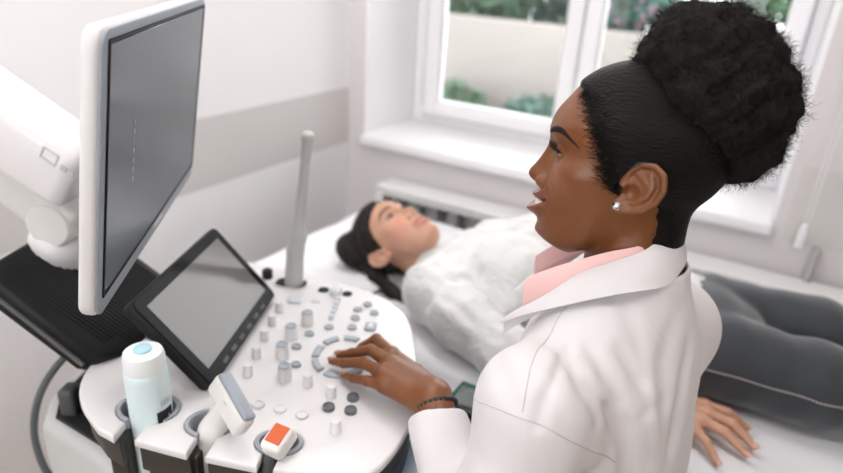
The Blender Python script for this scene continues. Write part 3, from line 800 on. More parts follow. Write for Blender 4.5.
def head_tint(V, p, hairline=None):
    x, y, z = V.T; ax = np.abs(x)
    zl = z - p['smile'] * .0075 * (ax / .026) ** 2
    tw = np.sqrt(np.clip(1 - (ax / .0310) ** 2, 0, 1)); e_ = zl + .0572
    lip = sstep(-.0178 * tw - .0012, -.0178 * tw + .0008, e_) * sstep(.0148 * tw - .0016 * np.exp(-(ax / .003) ** 2) + .0012, .0148 * tw - .0016 * np.exp(-(ax / .003) ** 2) - .0008, e_) * sstep(.0320, .0300, ax) * sstep(.066, .074, y)
    blush = np.exp(-((ax - .045) / .018) ** 2 - ((z + .012) / .020) ** 2) * sstep(.02, .05, y)
    hair = np.zeros(len(V)) if hairline is None else hairline(V)
    return np.c_[lip, hair, blush]

def skin_mat(name, base, lipc, blushc, hairc, rough=.42, hair_scale=420, sss=.12):
    m = mat(name, base, rough, bump=(230, .18), sss=sss)
    nt = m.node_tree; b = nt.nodes['Principled BSDF']
    at = nt.nodes.new('ShaderNodeAttribute'); at.attribute_name = 'tint'
    sp = nt.nodes.new('ShaderNodeSeparateColor'); nt.links.new(at.outputs['Color'], sp.inputs['Color'])
    tc = nt.nodes.new('ShaderNodeTexCoord')
    nz = nt.nodes.new('ShaderNodeTexNoise'); nz.inputs['Scale'].default_value = 28; nz.inputs['Detail'].default_value = 5
    nt.links.new(tc.outputs['Object'], nz.inputs['Vector'])
    def mix(fac, A, Bc):
        x = nt.nodes.new('ShaderNodeMix'); x.data_type = 'RGBA'
        if isinstance(A, tuple): x.inputs['A'].default_value = (*A, 1)
        else: nt.links.new(A, x.inputs['A'])
        x.inputs['B'].default_value = (*Bc, 1); nt.links.new(fac, x.inputs['Factor']); return x.outputs['Result']
    dark = tuple(c * .80 for c in base)
    c0 = mix(nz.outputs['Fac'], tuple(min(1, c * 1.14) for c in base), dark)
    c1 = mix(sp.outputs['Blue'], c0, blushc)
    c2 = mix(sp.outputs['Red'], c1, lipc)
    n2 = nt.nodes.new('ShaderNodeTexNoise'); n2.inputs['Scale'].default_value = hair_scale; n2.inputs['Detail'].default_value = 3
    nt.links.new(tc.outputs['Object'], n2.inputs['Vector'])
    ad = nt.nodes.new('ShaderNodeMath'); ad.operation = 'MULTIPLY_ADD'; nt.links.new(sp.outputs['Green'], ad.inputs[0]); ad.inputs[1].default_value = 1.5
    sb = nt.nodes.new('ShaderNodeMath'); sb.operation = 'SUBTRACT'; nt.links.new(n2.outputs['Fac'], sb.inputs[0]); sb.inputs[1].default_value = .80
    nt.links.new(sb.outputs[0], ad.inputs[2])
    ml = nt.nodes.new('ShaderNodeMapRange'); nt.links.new(ad.outputs[0], ml.inputs['Value']); ml.inputs['From Min'].default_value = 0; ml.inputs['From Max'].default_value = .55
    c3 = mix(ml.outputs['Result'], c2, hairc)
    nt.links.new(c3, b.inputs['Base Color'])
    return m

def ear_zone(y, z):
    ca, sa = math.cos(R(22)), math.sin(R(22)); y0_, z0_ = y + .007, z - .003
    ye, ze = ca * y0_ + sa * z0_ - .008, -sa * y0_ + ca * z0_ + .003
    return np.sqrt(((ye + .0125) / .0245) ** 2 + ((ze - .004) / .0375) ** 2)

def eye_parts(parent, MH, iris, yaw=0, white=(.36, .33, .30)):
    mw_ = mat('eye_white', white, .12, coat=.5); mi = mat('iris', iris, .15, coat=.6); mp = mat('pupil', (.004, .004, .004), .1)
    for s in (-1, 1):
        b = bmesh.new(); bmesh.ops.create_uvsphere(b, u_segments=28, v_segments=18, radius=ER, matrix=T3(s * EYE[0], EYE[1], EYE[2]))
        e = obj('eye', b, mw_, parent, mtx=MH)
        G = T3(s * EYE[0], EYE[1], EYE[2]) @ RZ(yaw) @ RX(-PI / 2)
        obj('iris', lathe([(ER * math.sin(a), ER * math.cos(a) + .00025) for a in [R(2 + 25 * (8 - k) / 8) for k in range(9)]], 24, G), mi, e, mtx=MH)
        obj('pupil', lathe([(ER * math.sin(a), ER * math.cos(a) + .0005) for a in [R(.5 + 10 * (6 - k) / 6) for k in range(7)]], 20, G), mp, e, mtx=MH)

def lashes(parent, MH, m, length, n=15, gaze=0, openh=.005):
    for s in (-1, 1):
        b = bmesh.new()
        for k in range(n):
            t = -1 + 2 * k / (n - 1); x = EYE[0] + .0125 * t
            zz = EYE[2] + gaze + .10 * (x - EYE[0]) + openh * math.sqrt(max(0, 1 - (t * .97) ** 2)) * .9
            yy_ = EYE[1] + math.sqrt(max(1e-6, (ER + .0012) ** 2 - (x - EYE[0]) ** 2 - (zz - EYE[2]) ** 2))
            L = length * (.7 + .3 * (t + 1) / 2); o = .45 * t
            add(b, tube([(s * x, yy_ - .001, zz), (s * (x + o * L * .5), yy_ + L * .60, zz + L * .15), (s * (x + o * L * .8), yy_ + L * .92, zz + L * .80)], [.0008, .0006, .0002], 5, 4))
        # lid line
        pts = []
        for k in range(13):
            t = -1 + 2 * k / 12; x = EYE[0] + .0138 * t; zz = EYE[2] + gaze + .10 * (x - EYE[0]) + openh * math.sqrt(max(0, 1 - t * t)) * .95
            yy_ = EYE[1] + math.sqrt(max(1e-6, (ER + .0014) ** 2 - (x - EYE[0]) ** 2 - (zz - EYE[2]) ** 2))
            pts.append((s * x, yy_, zz))
        add(b, tube(pts, .0007, 6, 2))
        obj('eyelashes', b, m, parent, mtx=MH)

def brow(parent, bvh, MH, m, pts, wid, th=.0011):
    """eyebrow: tapered pad lying on the forehead; pts (x,z) for the right side"""
    for s in (-1, 1):
        Q = spline([(p[0], p[1], w) for p, w in zip(pts, wid)], 6)
        rows = []; rl = []
        for q in Q:
            row = []
            for k in range(5):
                zz = q[1] + q[2] * (k / 4 - .5)
                h = bvh.ray_cast(Vector((s * q[0], .25, zz)), Vector((0, -1, 0)))
                if h[0] is None: continue
                row.append(h[0] + h[1] * (th * (1 - (2 * k / 4 - 1) ** 2) + .0001))
            if len(row) == 5: rows.append(row)
        b = bmesh.new(); vs = [[b.verts.new(v) for v in row] for row in rows]
        for r0, r1 in zip(vs, vs[1:]):
            for k in range(4): b.faces.new((r0[k], r0[k + 1], r1[k + 1], r1[k]))
        bmesh.ops.solidify(b, geom=b.faces[:], thickness=.0008)
        obj('eyebrow', b, m, parent, mtx=MH)
def teeth_part(parent, MH, m, z0=-.0605, z1=-.0505, r=.0270, yc=.0780):
    b = bmesh.new()
    for k in range(-5, 6):
        a = k * R(14.5)
        add(b, box(-.0034, .0034, -.002, .002, z0 + abs(k) * .0003, z1, .0012, 2, T3(r * math.sin(a), yc + r * math.cos(a), .0) @ RZ(-a)))
    obj('teeth', b, m, parent, mtx=MH)
# ------------------------------------------------------------------ the doctor
def wts(V, MH): 
    Mx = np.array(MH); return V @ Mx[:3, :3].T + Mx[:3, 3]
DH = Matrix(((-.204, -.978, .036), (.977, -.201, .074), (-.065, .050, .997))).to_4x4()
q_ = DH.to_quaternion(); DH = q_.to_matrix().to_4x4(); DH.translation = (-.138, .770, 1.276)
dp = dict(nose=1.0, nosew=1.12, lips=1.15, smile=1.5, cheek=.45, neckr=.0515, gaze=-.0012, eyeopen=.0036, open=.0038, neck=((0, -.020, -.05), (0, -.028, -.205)))
def doc_hairline(V):
    """scalp hair density on the skin: 0 skin, 1 hair; boundary given as front limit y of the hair at each height (side view)"""
    x, y, z = V.T
    lim = np.interp(z, [-.09, -.075, -.060, -.04, -.016, -.012, -.004, .012, .03, .045, .062, .078, .092, .105, .12], [-.050, -.045, -.036, -.036, -.034, .022, .026, .032, .042, .050, .060, .068, .080, .12, .14])
    d = lim - .010 - y
    m = sstep(-.020, .018, d)
    return .8 * m * sstep(-.092, -.07, z)
V, F = surfnet(lambda x, y, z: head_sdf(x, y, z, dp), (-.105, -.115, -.24), (.105, .135, .145), .0014)
tint = head_tint(V, dp, doc_hairline)
tint[:, 1] *= np.where(np.abs(V[:, 0]) > .066, sstep(.93, 1.0, ear_zone(V[:, 1], V[:, 2])), 1)
dhb = hull_bvh(V, F)
doc = empty('person', (-.03, .78, 0), label='woman with an afro puff in a white doctor coat, one hand on the control panel', cat='person')
doc.location = (0, 0, 0)
sk_d = skin_mat('brown_skin', (.180, .059, .0165), (.205, .062, .045), (.26, .095, .045), (.010, .008, .007), rough=.39)
# left hand and forearm (palm down on the panel), room coordinates
W_ = (-.322, .652, .928)
HAND = dict(
    index=[(-.428, .704, .932), (-.476, .731, .928), (-.498, .723, .908), (-.508, .713, .896)],
    middle=[(-.416, .678, .936), (-.466, .700, .928), (-.503, .700, .907), (-.527, .697, .896)],
    ring=[(-.414, .656, .932), (-.460, .671, .923), (-.500, .674, .904), (-.527, .677, .895)],
    little=[(-.400, .640, .924), (-.434, .645, .915), (-.466, .652, .902), (-.488, .659, .894)],
    thumb=[(-.352, .688, .916), (-.392, .722, .905), (-.424, .735, .896), (-.448, .742, .892)])
FR = dict(index=[.0105, .0092, .0080, .0065], middle=[.0108, .0094, .0082, .0066], ring=[.0104, .0090, .0078, .0062], little=[.0092, .0078, .0068, .0056], thumb=[.0150, .0115, .0100, .0078])
def hand_sdf(x, y, z, H, FRd, wrist, arm, kw=.010, scale=1.0):
    mid = np.mean([H['index'][0], H['middle'][0], H['ring'][0], H['little'][0]], axis=0)
    f = None
    w = np.array(wrist)
    for nme, off in (('index', .30), ('middle', .1), ('ring', -.1), ('little', -.3)):
        k0 = np.array(H[nme][0]); base = w + (k0 - mid) * .55
        c = capsule(x, y, z, base, k0, .0155 * scale, .0118 * scale)
        f = c if f is None else smin(f, c, .012)
    f = smin(f, capsule(x, y, z, w, arm, .0245 * scale, .030 * scale), .02)
    for nme in ('index', 'middle', 'ring', 'little'):
        pts, rr = H[nme], [r * scale for r in FRd[nme]]
        c = chain(x, y, z, pts, rr, .002)
        for q, r in zip(pts[1:3], rr[1:3]):
            c = smin(c, np.sqrt((x - q[0]) ** 2 + (y - q[1]) ** 2 + (z - q[2]) ** 2) - r * 1.02, .003)
        f = smin(f, c, .0045)
        k0 = pts[0]
        f = smin(f, np.sqrt((x - k0[0]) ** 2 + (y - k0[1]) ** 2 + (z - k0[2] - .002) ** 2) - .0105 * scale, .006)
    f = smin(f, chain(x, y, z, H['thumb'], [r * scale for r in FRd['thumb']], .003), .009)
    return f
def nails(parent, H, FRd, m, upv=(0, 0, 1)):
    for nme, pts in H.items():
        a, b_ = Vector(pts[2]), Vector(pts[3]); d = (b_ - a).normalized(); u = Vector(upv); u = (u - d * u.dot(d)).normalized(); s = d.cross(u)
        mm = Matrix((s, d, u)).transposed().to_4x4(); r = FRd[nme][3]; mm.translation = b_ + d * r * .15 + u * r * .80
        b = bmesh.new(); bmesh.ops.create_uvsphere(b, u_segments=14, v_segments=10, radius=1)
        bmesh.ops.scale(b, vec=(r * .78, r * 1.05, r * .42), verts=b.verts)
        obj('fingernail', b, m, parent, mtx=mm)
EL = (-.165, .505, .815)
hv, hf = surfnet(lambda x, y, z: hand_sdf(x, y, z, HAND, FR, W_, tuple(np.array(W_) * .45 + np.array(EL) * .55)), (-.56, .52, .80), (-.20, .78, .965), .0019)
# right hand resting on her lap side
HAND2 = {k: [(-.30 + (p[0] + .322) * .95, .93 - (p[1] - .652), p[2] - .328) for p in v] for k, v in HAND.items()}
W2 = (-.30, .93, .598); EL2 = (-.14, .99, .80)
gv, gf = surfnet(lambda x, y, z: hand_sdf(x, y, z, HAND2, FR, W2, tuple(np.array(W2) * .5 + np.array(EL2) * .5)), (-.52, .80, .53), (-.13, 1.02, .76), .0028)
# shoulders, chest and hips under the clothes, seated legs
SHL, SHR = (-.158, .588, 1.036), (-.066, .915, 1.012)
def body_core(x, y, z, g=0.0):
    f = ellipsoid(x, y, z, (-.118, .765, .985), (.104 + g, .150 + g, .150 + g))
    f = smin(f, ellipsoid(x, y, z, (-.092, .770, .80), (.100 + g, .135 + g, .20 + g)), .05)
    f = smin(f, capsule(x, y, z, SHL, SHR, .050 + g, .050 + g), .05)
    f = smin(f, capsule(x, y, z, (-.125, .715, 1.100), (-.108, .83, 1.100), .042 + g, .042 + g), .045)
    f = smin(f, ellipsoid(x, y, z, (-.060, .775, .60), (.135 + g, .175 + g, .12 + g)), .06)
    return f
bv, bf = surfnet(lambda x, y, z: body_core(x, y, z, -.014), (-.28, .52, .46), (.14, 1.02, 1.17), .009)
def merge(*parts):
    Vs = []; Fs = []; k = 0
    for v, f in parts: Vs.append(np.asarray(v)); Fs.append(np.asarray(f) + k); k += len(v)
    return np.concatenate(Vs), np.concatenate(Fs)
DV, DF = merge((wts(V, DH), F), (hv, hf), (gv, gf), (bv, bf))
att = np.zeros((len(DV), 3)); att[:len(V)] = tint
obj_np('body', DV, DF, sk_d, doc, attr=att)
mn_d = mat('fingernail', (.42, .19, .11), .22, coat=.4)
nails(doc, HAND, FR, mn_d)
lash_m = mat('black_lashes', (.006, .005, .005), .5)
eye_parts(doc, DH, (.022, .009, .005), R(19))
lashes(doc, DH, lash_m, .0130, 21, dp['gaze'], .0036)
brow(doc, dhb, DH, mat('eyebrow_hair', (.012, .007, .006), .6), [(.013, .0380), (.024, .0425), (.036, .0455), (.047, .0450), (.057, .0385), (.063, .0325)], [.0050, .0072, .0074, .0060, .0038, .0012])
teeth_part(doc, DH, mat('teeth', (.82, .79, .74), .2, coat=.4))

# hair: sleek cap and the big puff
M['hair'] = mat('black_hair', (.0085, .0062, .0052), .7, bump=(900, .5), spec=.2)
def streak_hair(name):
    m = mat(name, (.0045, .0036, .0032), .5, spec=.13)
    nt = m.node_tree; b = nt.nodes['Principled BSDF']; tc = nt.nodes.new('ShaderNodeTexCoord')
    n = nt.nodes.new('ShaderNodeTexNoise'); n.inputs['Scale'].default_value = 420; n.inputs['Detail'].default_value = 5
    mp = nt.nodes.new('ShaderNodeMapping'); mp.inputs['Scale'].default_value = (.22, .75, .9); mp.inputs['Rotation'].default_value = (0, R(30), R(12))
    nt.links.new(tc.outputs['Object'], mp.inputs['Vector']); nt.links.new(mp.outputs['Vector'], n.inputs['Vector'])
    bp = nt.nodes.new('ShaderNodeBump'); bp.inputs['Strength'].default_value = .9; bp.inputs['Distance'].default_value = .003
    nt.links.new(n.outputs['Fac'], bp.inputs['Height']); nt.links.new(bp.outputs['Normal'], b.inputs['Normal'])
    return m
M['sleek'] = streak_hair('sleek_black_hair')
dp2 = dict(dp); dp2['ears'] = False
def cap_sdf(x, y, z):
    f = head_sdf(x, y, z, dp2)
    lim = gsm(z, [-.11, -.075, -.060, -.04, -.022, -.015, -.006, .006, .02, .035, .045, .062, .078, .092, .105, .12], [-.050, -.045, -.037, -.037, -.034, -.026, .012, .022, .030, .036, .041, .052, .061, .074, .12, .14], .003)
    lim = lim + .0022 * np.sin(160 * z) + .0012 * np.sin(410 * z + 90 * x)
    edge = sstep(0, .03, lim - y)
    back = .004 * sstep(-.02, -.09, y)
    shell = f - (-.0012 + .0050 * edge + back)
    shell = smax(shell, (y - lim) * .7, .004)
    shell = smax(shell, -(z + .105), .008)
    shell = smax(shell, (.84 - ear_zone(y, z)) * .02 + 0 * x, .003)
    return smax(shell, -(f + .008), .001)
cv, cf = surfnet(cap_sdf, (-.095, -.125, -.115), (.095, .095, .155), .0017)
rs = np.random.default_rng(3); HV = []; HF = []; kk = 0
hz = np.array([-.060, -.04, -.022, -.014, -.006, .006, .02, .035, .045, .062, .078, .088, .096]); hy = np.array([-.037, -.037, -.034, -.024, .012, .022, .030, .036, .041, .052, .061, .070, .076])
for i in range(6500):
    z0 = rs.uniform(-.012, .096); s_ = 1 if rs.random() < .35 else -1
    y0 = np.interp(z0, hz, hy) - .006 + abs(rs.normal()) * .0095
    if z0 < .03 and y0 < .014: continue
    pts = []
    ang = rs.normal() * .30; dy_, dz_ = -math.cos(ang + .25), math.sin(ang + .25) * (1 if z0 > .02 else -.6)
    L_ = rs.uniform(.004, .009)
    for t in (0, .35, .7, 1.0):
        h_ = dhb.ray_cast(Vector((s_ * .2, y0 + dy_ * L_ * t, z0 + dz_ * L_ * t)), Vector((-s_, 0, 0)))
        if h_[0] is None: break
        pts.append(h_[0] + h_[1] * (.0002 + .0009 * t))
    if len(pts) < 4 or abs(pts[0].x) < .02: continue
    for j, q in enumerate(pts):
        w_ = .00017 * (1.0 if j else .5)
        HV += [(q.x, q.y, q.z + w_), (q.x - s_ * w_ * .2, q.y + w_ * .5, q.z - w_), (q.x + s_ * w_, q.y - w_ * .5, q.z - w_ * .3)]
    for j in range(3):
        o_ = kk + 3 * j; HF += [(o_, o_ + 1, o_ + 4, o_ + 3), (o_ + 1, o_ + 2, o_ + 5, o_ + 4), (o_ + 2, o_, o_ + 3, o_ + 5)]
    kk += 12
hair = obj_np('hair', wts(np.concatenate([cv, np.array(HV)]), DH), cf.tolist() + (np.array(HF) + len(cv)).tolist(), M['sleek'], doc)
# puff: lumpy cluster, then frizzy curls over it
PC = np.array([(-.064, .118, .070), (-.028, .156, .045), (-.080, .142, .046), (-.108, .080, .046), (-.050, .158, .046), (-.084, .098, .060), (-.010, .134, .032), (-.116, .108, .036), (-.112, .048, .032)])
def puff_sdf(x, y, z):
    f = None
    for (cy, cz, r) in PC:
        e = np.sqrt((x * .92) ** 2 + (y - cy) ** 2 + (z - cz) ** 2) - r
        f = e if f is None else smin(f, e, .025)
    n = np.sin(95 * x + 40 * z) * np.sin(88 * y + 1.7 - 35 * x) * np.sin(102 * z + .6 + 30 * y)
    n2 = np.sin(230 * x - 90 * y) * np.sin(215 * y + 60 * z) * np.sin(241 * z + 70 * x)
    return f - .0058 * n - .0034 * n2
pv, pf = surfnet(puff_sdf, (-.12, -.20, -.015), (.12, .06, .235), .0026, relax=1)
rng = np.random.default_rng(7)
tri = pv[pf].mean(1); nrm_ = np.cross(pv[pf[:, 1]] - pv[pf[:, 0]], pv[pf[:, 2]] - pv[pf[:, 0]]); nrm_ /= np.linalg.norm(nrm_, axis=1)[:, None] + 1e-9
sel = rng.choice(len(tri), 9000, replace=len(tri) < 9000)
CV = []; CF = []; k = 0
ns = 9
tt = np.linspace(0, 1, ns)
for i in sel:
    n0 = nrm_[i]; a = np.cross(n0, rng.normal(size=3)); a /= np.linalg.norm(a); b0 = np.cross(n0, a)
    L = rng.uniform(.004, .013) if rng.random() > .06 else rng.uniform(.012, .02)
    rr = rng.uniform(.0010, .0022); ph = rng.uniform(0, 6.28); tw = rng.uniform(6, 13)
    dirn = n0 + .55 * rng.normal(size=3) * .6; dirn /= np.linalg.norm(dirn)
    c = tri[i] - n0 * .001 + dirn * (L * tt)[:, None] + a * (rr * np.cos(ph + tw * tt))[:, None] + b0 * (rr * np.sin(ph + tw * tt))[:, None]
    w = .00032 * (1 - .6 * tt)
    side = np.cross(dirn, a); s1 = a * .9; s2 = side
    for j in range(ns):
        CV += [c[j] + s1 * w[j], c[j] - s1 * w[j] * .5 + s2 * w[j] * .87, c[j] - s1 * w[j] * .5 - s2 * w[j] * .87]
    for j in range(ns - 1):
        o_ = k + 3 * j
        CF += [(o_, o_ + 1, o_ + 4, o_ + 3), (o_ + 1, o_ + 2, o_ + 5, o_ + 4), (o_ + 2, o_, o_ + 3, o_ + 5)]
    k += 3 * ns
UV_, UF_ = np.concatenate([pv, np.array(CV)]), pf.tolist() + (np.array(CF) + len(pv)).tolist()
obj_np('hair_puff', wts(UV_, DH), UF_, M['hair'], hair)
# stud earring
er = T3(-.0815, -.002, -.0235)
b = lathe([(.0002, .0035), (.0030, .0035), (.0052, .0012), (.0056, .0), (.003, -.003), (.0005, -.0045)], 8, RY(R(-90)))
es = mat('crystal', (.85, .86, .88), .05, metal=1.0)
b.free()
for s in (-1, 1):
    obj('stud_earring', lathe([(.0002, .0040), (.0030, .0036), (.0052, .0014), (.0056, .0002), (.003, -.003), (.0005, -.0045)], 8, T3(s * .0822, .0080, -.0195) @ RY(R(90 * s))), es, doc, mtx=DH, angle=10)

# bracelet of dark beads
b = bmesh.new(); wv = Vector(W_) ; dv = (Vector(EL) - wv).normalized(); wc = wv + dv * .012
u_ = Vector((0, 0, 1)); u_ = (u_ - dv * u_.dot(dv)).normalized(); s_ = dv.cross(u_)
for k in range(26):
    a = 2 * PI * k / 26
    bmesh.ops.create_icosphere(b, subdivisions=2, radius=.0036, matrix=Matrix.Translation(wc + (u_ * math.cos(a) * .0272 + s_ * math.sin(a) * .0295)))
obj('bracelet', b, mat('dark_beads', (.012, .012, .015), .3), doc)
# ------------------------------------------------------------------ doctor's clothes
def cloth(name, col, rough=.85, fine=700, big=18, bs=.35, sheen=.2):
    m = mat(name, col, rough, sheen=sheen)
    nt = m.node_tree; b = nt.nodes['Principled BSDF']; tc = nt.nodes.new('ShaderNodeTexCoord')
    n = nt.nodes.new('ShaderNodeTexNoise'); n.inputs['Scale'].default_value = fine; n.inputs['Detail'].default_value = 2
    n2 = nt.nodes.new('ShaderNodeTexNoise'); n2.inputs['Scale'].default_value = big; n2.inputs['Detail'].default_value = 2; n2.inputs['Distortion'].default_value = .6
    for q in (n, n2): nt.links.new(tc.outputs['Object'], q.inputs['Vector'])
    b1 = nt.nodes.new('ShaderNodeBump'); b1.inputs['Strength'].default_value = .12; b1.inputs['Distance'].default_value = .001
    b2 = nt.nodes.new('ShaderNodeBump'); b2.inputs['Strength'].default_value = bs; b2.inputs['Distance'].default_value = .006
    nt.links.new(n.outputs['Fac'], b1.inputs['Height']); nt.links.new(n2.outputs['Fac'], b2.inputs['Height'])
    nt.links.new(b2.outputs['Normal'], b1.inputs['Normal']); nt.links.new(b1.outputs['Normal'], b.inputs['Normal'])
    return m
M['coat'] = cloth('white_coat_cotton', (.67, .635, .645))
M['pink'] = cloth('pink_blouse', (.82, .52, .50))
M['trouser'] = cloth('dark_blue_trousers', (.05, .07, .10))
def folds(x, y, z):
    """soft drape folds of the coat"""
    f = .0042 * np.sin(38 * (y - .6) + 14 * z + 2.2 * np.sin(9 * x + 4 * z)) * sstep(1.05, .85, z)
    f = f + .0016 * np.sin(70 * x + 33 * y - 22 * z) * sstep(1.08, .95, z)
    return f
def crease(x, y, z, pts, r, k):
    return chain(x, y, z, pts, [r] * len(pts), k)
CUFF = tuple(np.array(W_) + (np.array(EL) - np.array(W_)) * .11)
def coat_sdf(x, y, z):
    f = body_core(x, y, z, .016)
    # sleeves
    aL = chain(x, y, z, [SHL, (-.158, .545, .93), EL], [.064, .062, .056], .02)
    f2 = smin(f, aL, .030)
    fo = chain(x, y, z, [EL, tuple(np.array(EL) * .5 + np.array(CUFF) * .5), CUFF], [.054, .050, .040], .02)
    # cuff is cut square
    d = np.array(CUFF) - np.array(EL); d = d / np.linalg.norm(d)
    cut = (x - CUFF[0]) * d[0] + (y - CUFF[1]) * d[1] + (z - CUFF[2]) * d[2]
    fo = smax(fo, cut, .004)
    f2 = smin(f2, fo, .022)
    aR = chain(x, y, z, [SHR, (-.070, .965, .92), EL2], [.060, .060, .055], .02)
    f2 = smin(f2, aR, .06)
    W2c = tuple(np.array(W2) + (np.array(EL2) - np.array(W2)) * .12)
    f2 = smin(f2, smax(capsule(x, y, z, EL2, W2c, .052, .040), np.dot(np.zeros(3), np.zeros(3)) + (x - W2c[0]) * -.73 + (y - W2c[1]) * -.27 + (z - W2c[2]) * -.62, .004), .025)
    # skirt of the coat over the seat
    f2 = smin(f2, smax(ellipsoid(x, y, z, (-.05, .775, .56), (.185, .215, .16)), .42 - z, .02), .05)
    # folds: sleeve head pinch and drapes from the shoulder
    f2 = f2 - folds(x, y, z)
    for pts, r, dpt in (
        ([(-.074, .605, 1.055), (-.060, .618, 1.022), (-.050, .624, .995), (-.041, .637, .920)], .0095, .022),
        ([(-.100, .590, 1.060), (-.085, .585, 1.020), (-.075, .590, .97)], .012, -.005),
        ([(-.045, .650, 1.060), (-.030, .655, 1.01), (-.022, .665, .95)], .012, -.004),
        ([(-.167, .616, 1.106), (-.115, .589, 1.096), (-.084, .598, 1.063)], .010, .0045),
        ([(-.150, .560, 1.100), (-.110, .550, 1.085), (-.090, .565, 1.06)], .010, -.003),
        ([(-.040, .756, 1.153), (-.043, .711, 1.118), (-.040, .680, 1.086), (-.03, .67, 1.03)], .013, .0045),
        ([(-.097, .680, 1.148), (-.069, .662, 1.113), (-.057, .648, 1.077)], .011, .0035),
        ([(-.020, .735, 1.10), (-.012, .705, 1.05), (-.008, .69, .97)], .012, .004),
        ([(-.268, .585, .945), (-.249, .560, .930), (-.225, .545, .960)], .009, .006),
        ([(-.235, .560, .90), (-.215, .535, .93), (-.19, .505, .96)], .010, .007),
        ([(-.207, .573, 1.087), (-.184, .544, 1.087), (-.162, .528, 1.075)], .011, .003),
        ([(-.138, .616, 1.105), (-.137, .581, 1.104), (-.136, .539, 1.085), (-.136, .524, 1.060)], .0062, .0050),
        ([(-.149, .600, 1.106), (-.150, .570, 1.100), (-.150, .540, 1.085)], .008, -.0025),
        ([(-.127, .591, 1.098), (-.113, .577, 1.090), (-.099, .576, 1.077), (-.085, .580, 1.053)], .0068, .0060),
        ([(-.119, .633, 1.109), (-.093, .618, 1.087), (-.070, .622, 1.060)], .0075, .0042),
        ([(-.105, .600, 1.098), (-.088, .595, 1.078), (-.076, .598, 1.055)], .009, -.0035),
        ([(-.086, .647, 1.107), (-.070, .646, 1.087), (-.051, .647, 1.066), (-.040, .647, 1.050)], .0072, .0060),
        ([(-.044, .639, 1.039), (-.036, .651, 1.045), (-.028, .675, 1.038)], .0055, .0035),
        ([(-.021, .741, 1.088), (-.020, .713, 1.060), (-.015, .696, 1.021), (-.010, .69, .96)], .008, .0050),
        ([(-.19, .60, 1.03), (-.18, .63, .96), (-.16, .66, .86)], .011, .006)):
        c = crease(x, y, z, pts, 0, 0); f2 = f2 + dpt * np.exp(-(c / r) ** 2)
    # open neck and hollow
    n0, n1, n2 = wts(np.array([[0, -.034, -.112], [0, -.048, -.20], [0, -.025, -.02]]), DH)
    f2 = smin(f2, smax(capsule(x, y, z, tuple(n0), tuple(n1), .0665, .072), z - 1.166 - .2 * (x + .11), .006), .03)
    hole = smin(capsule(x, y, z, tuple(n2), tuple(n1 * .5 + n0 * .5), .0600, .0585), ellipsoid(x, y, z, (-.165, .765, 1.17), (.052, .045, .07)), .02)
    f2 = smax(f2, -hole, .005)
    return f2
kv, kf = surfnet(coat_sdf, (-.42, .42, .38), (.24, 1.14, 1.20), .0038, relax=3)
coat = obj_np('coat', kv, kf, M['coat'], doc)
cb = hull_bvh(kv, kf)
def on(bvh, p, off): 
    h = bvh.find_nearest(Vector(p)); return h[0] + h[1] * off
# stitched seams: armhole and front yoke
M['seam'] = cloth('coat_seam', (.50, .47, .47), .9)
def seam(pts, name='coat_seam', r=.0009, off=-.0002, m=None, parent=None):
    q = [on(cb, p, off) for p in spline(pts, 8)]
    return obj(name, tube([tuple(p) for p in q], r, 6, 1), m or M['seam'], parent or coat)
SEAMS = [[(-.222, .560, 1.035), (-.189, .527, 1.059), (-.16, .521, 1.064), (-.123, .529, 1.058), (-.086, .575, 1.015), (-.058, .616, .976)],
         [(-.150, .680, 1.148), (-.168, .65, 1.114), (-.166, .589, 1.108), (-.158, .542, 1.092), (-.154, .524, 1.070)]]
for s in SEAMS: seam(s)
# collars, lofted round the neck (head frame), left and right halves mirrored
def collar(name, up_, lo_, inn, m, bulge, parent, th=.0022, wav=0.0):
    U = spline(up_, 8); Lw = spline(lo_, 8)
    n = 60
    def res(Q):
        Q = np.array(Q); d = np.r_[0, np.cumsum(np.linalg.norm(np.diff(Q, axis=0), axis=1))]; t = np.linspace(0, d[-1], n)
        return np.stack([np.interp(t, d, Q[:, i]) for i in range(3)], 1)
    U, Lw = res(U), res(Lw)
    half = []
    for u, l in zip(U, Lw):
        out = u + l; out = np.array([out[0] / 2, out[1] / 2 + .03, 0]); out /= np.linalg.norm(out) + 1e-9
        nrm0 = out * .75 + np.array([0, 0, .66])
        row = [u + np.array([0, 0, -inn]) - out * .003, u + np.array([0, 0, -inn * .4]) - out * .0035, u - out * .001 + np.array([0, 0, .0015])]
        for t in (.12, .3, .5, .7, .88, 1.0):
            row.append(u * (1 - t) + l * t + nrm0 * bulge * math.sin(PI * min(1, t * .9 + .12)))
        half.append(row)
    rows = [[(p * [-1, 1, 1]) for p in r] for r in half[::-1]][:-1] + half
    V = np.array(rows); nr, nc = V.shape[:2]
    bm = bmesh.new(); vs = [[bm.verts.new(p) for p in wts(r, DH)] for r in V]
    for i in range(nr - 1):
        for j in range(nc - 1): bm.faces.new((vs[i][j], vs[i + 1][j], vs[i + 1][j + 1], vs[i][j + 1]))
    bmesh.ops.recalc_face_normals(bm, faces=bm.faces)
    bmesh.ops.solidify(bm, geom=bm.faces[:], thickness=th)
    return obj(name, bm, m, parent, angle=60)
UPC = [(0, -.068, -.046), (-.024, -.061, -.052), (-.056, -.037, -.073), (-.070, -.001, -.094), (-.074, .030, -.114), (-.068, .065, -.155), (-.056, .098, -.194), (-.052, .112, -.215)]
LOC = [(0, -.092, -.090), (-.030, -.086, -.094), (-.068, -.069, -.105), (-.092, -.039, -.110), (-.102, -.003, -.123), (-.096, .044, -.152), (-.074, .088, -.188), (-.056, .113, -.216)]
collar('collar', UPC, LOC, .022, M['coat'], .0045, coat)
blouse = None
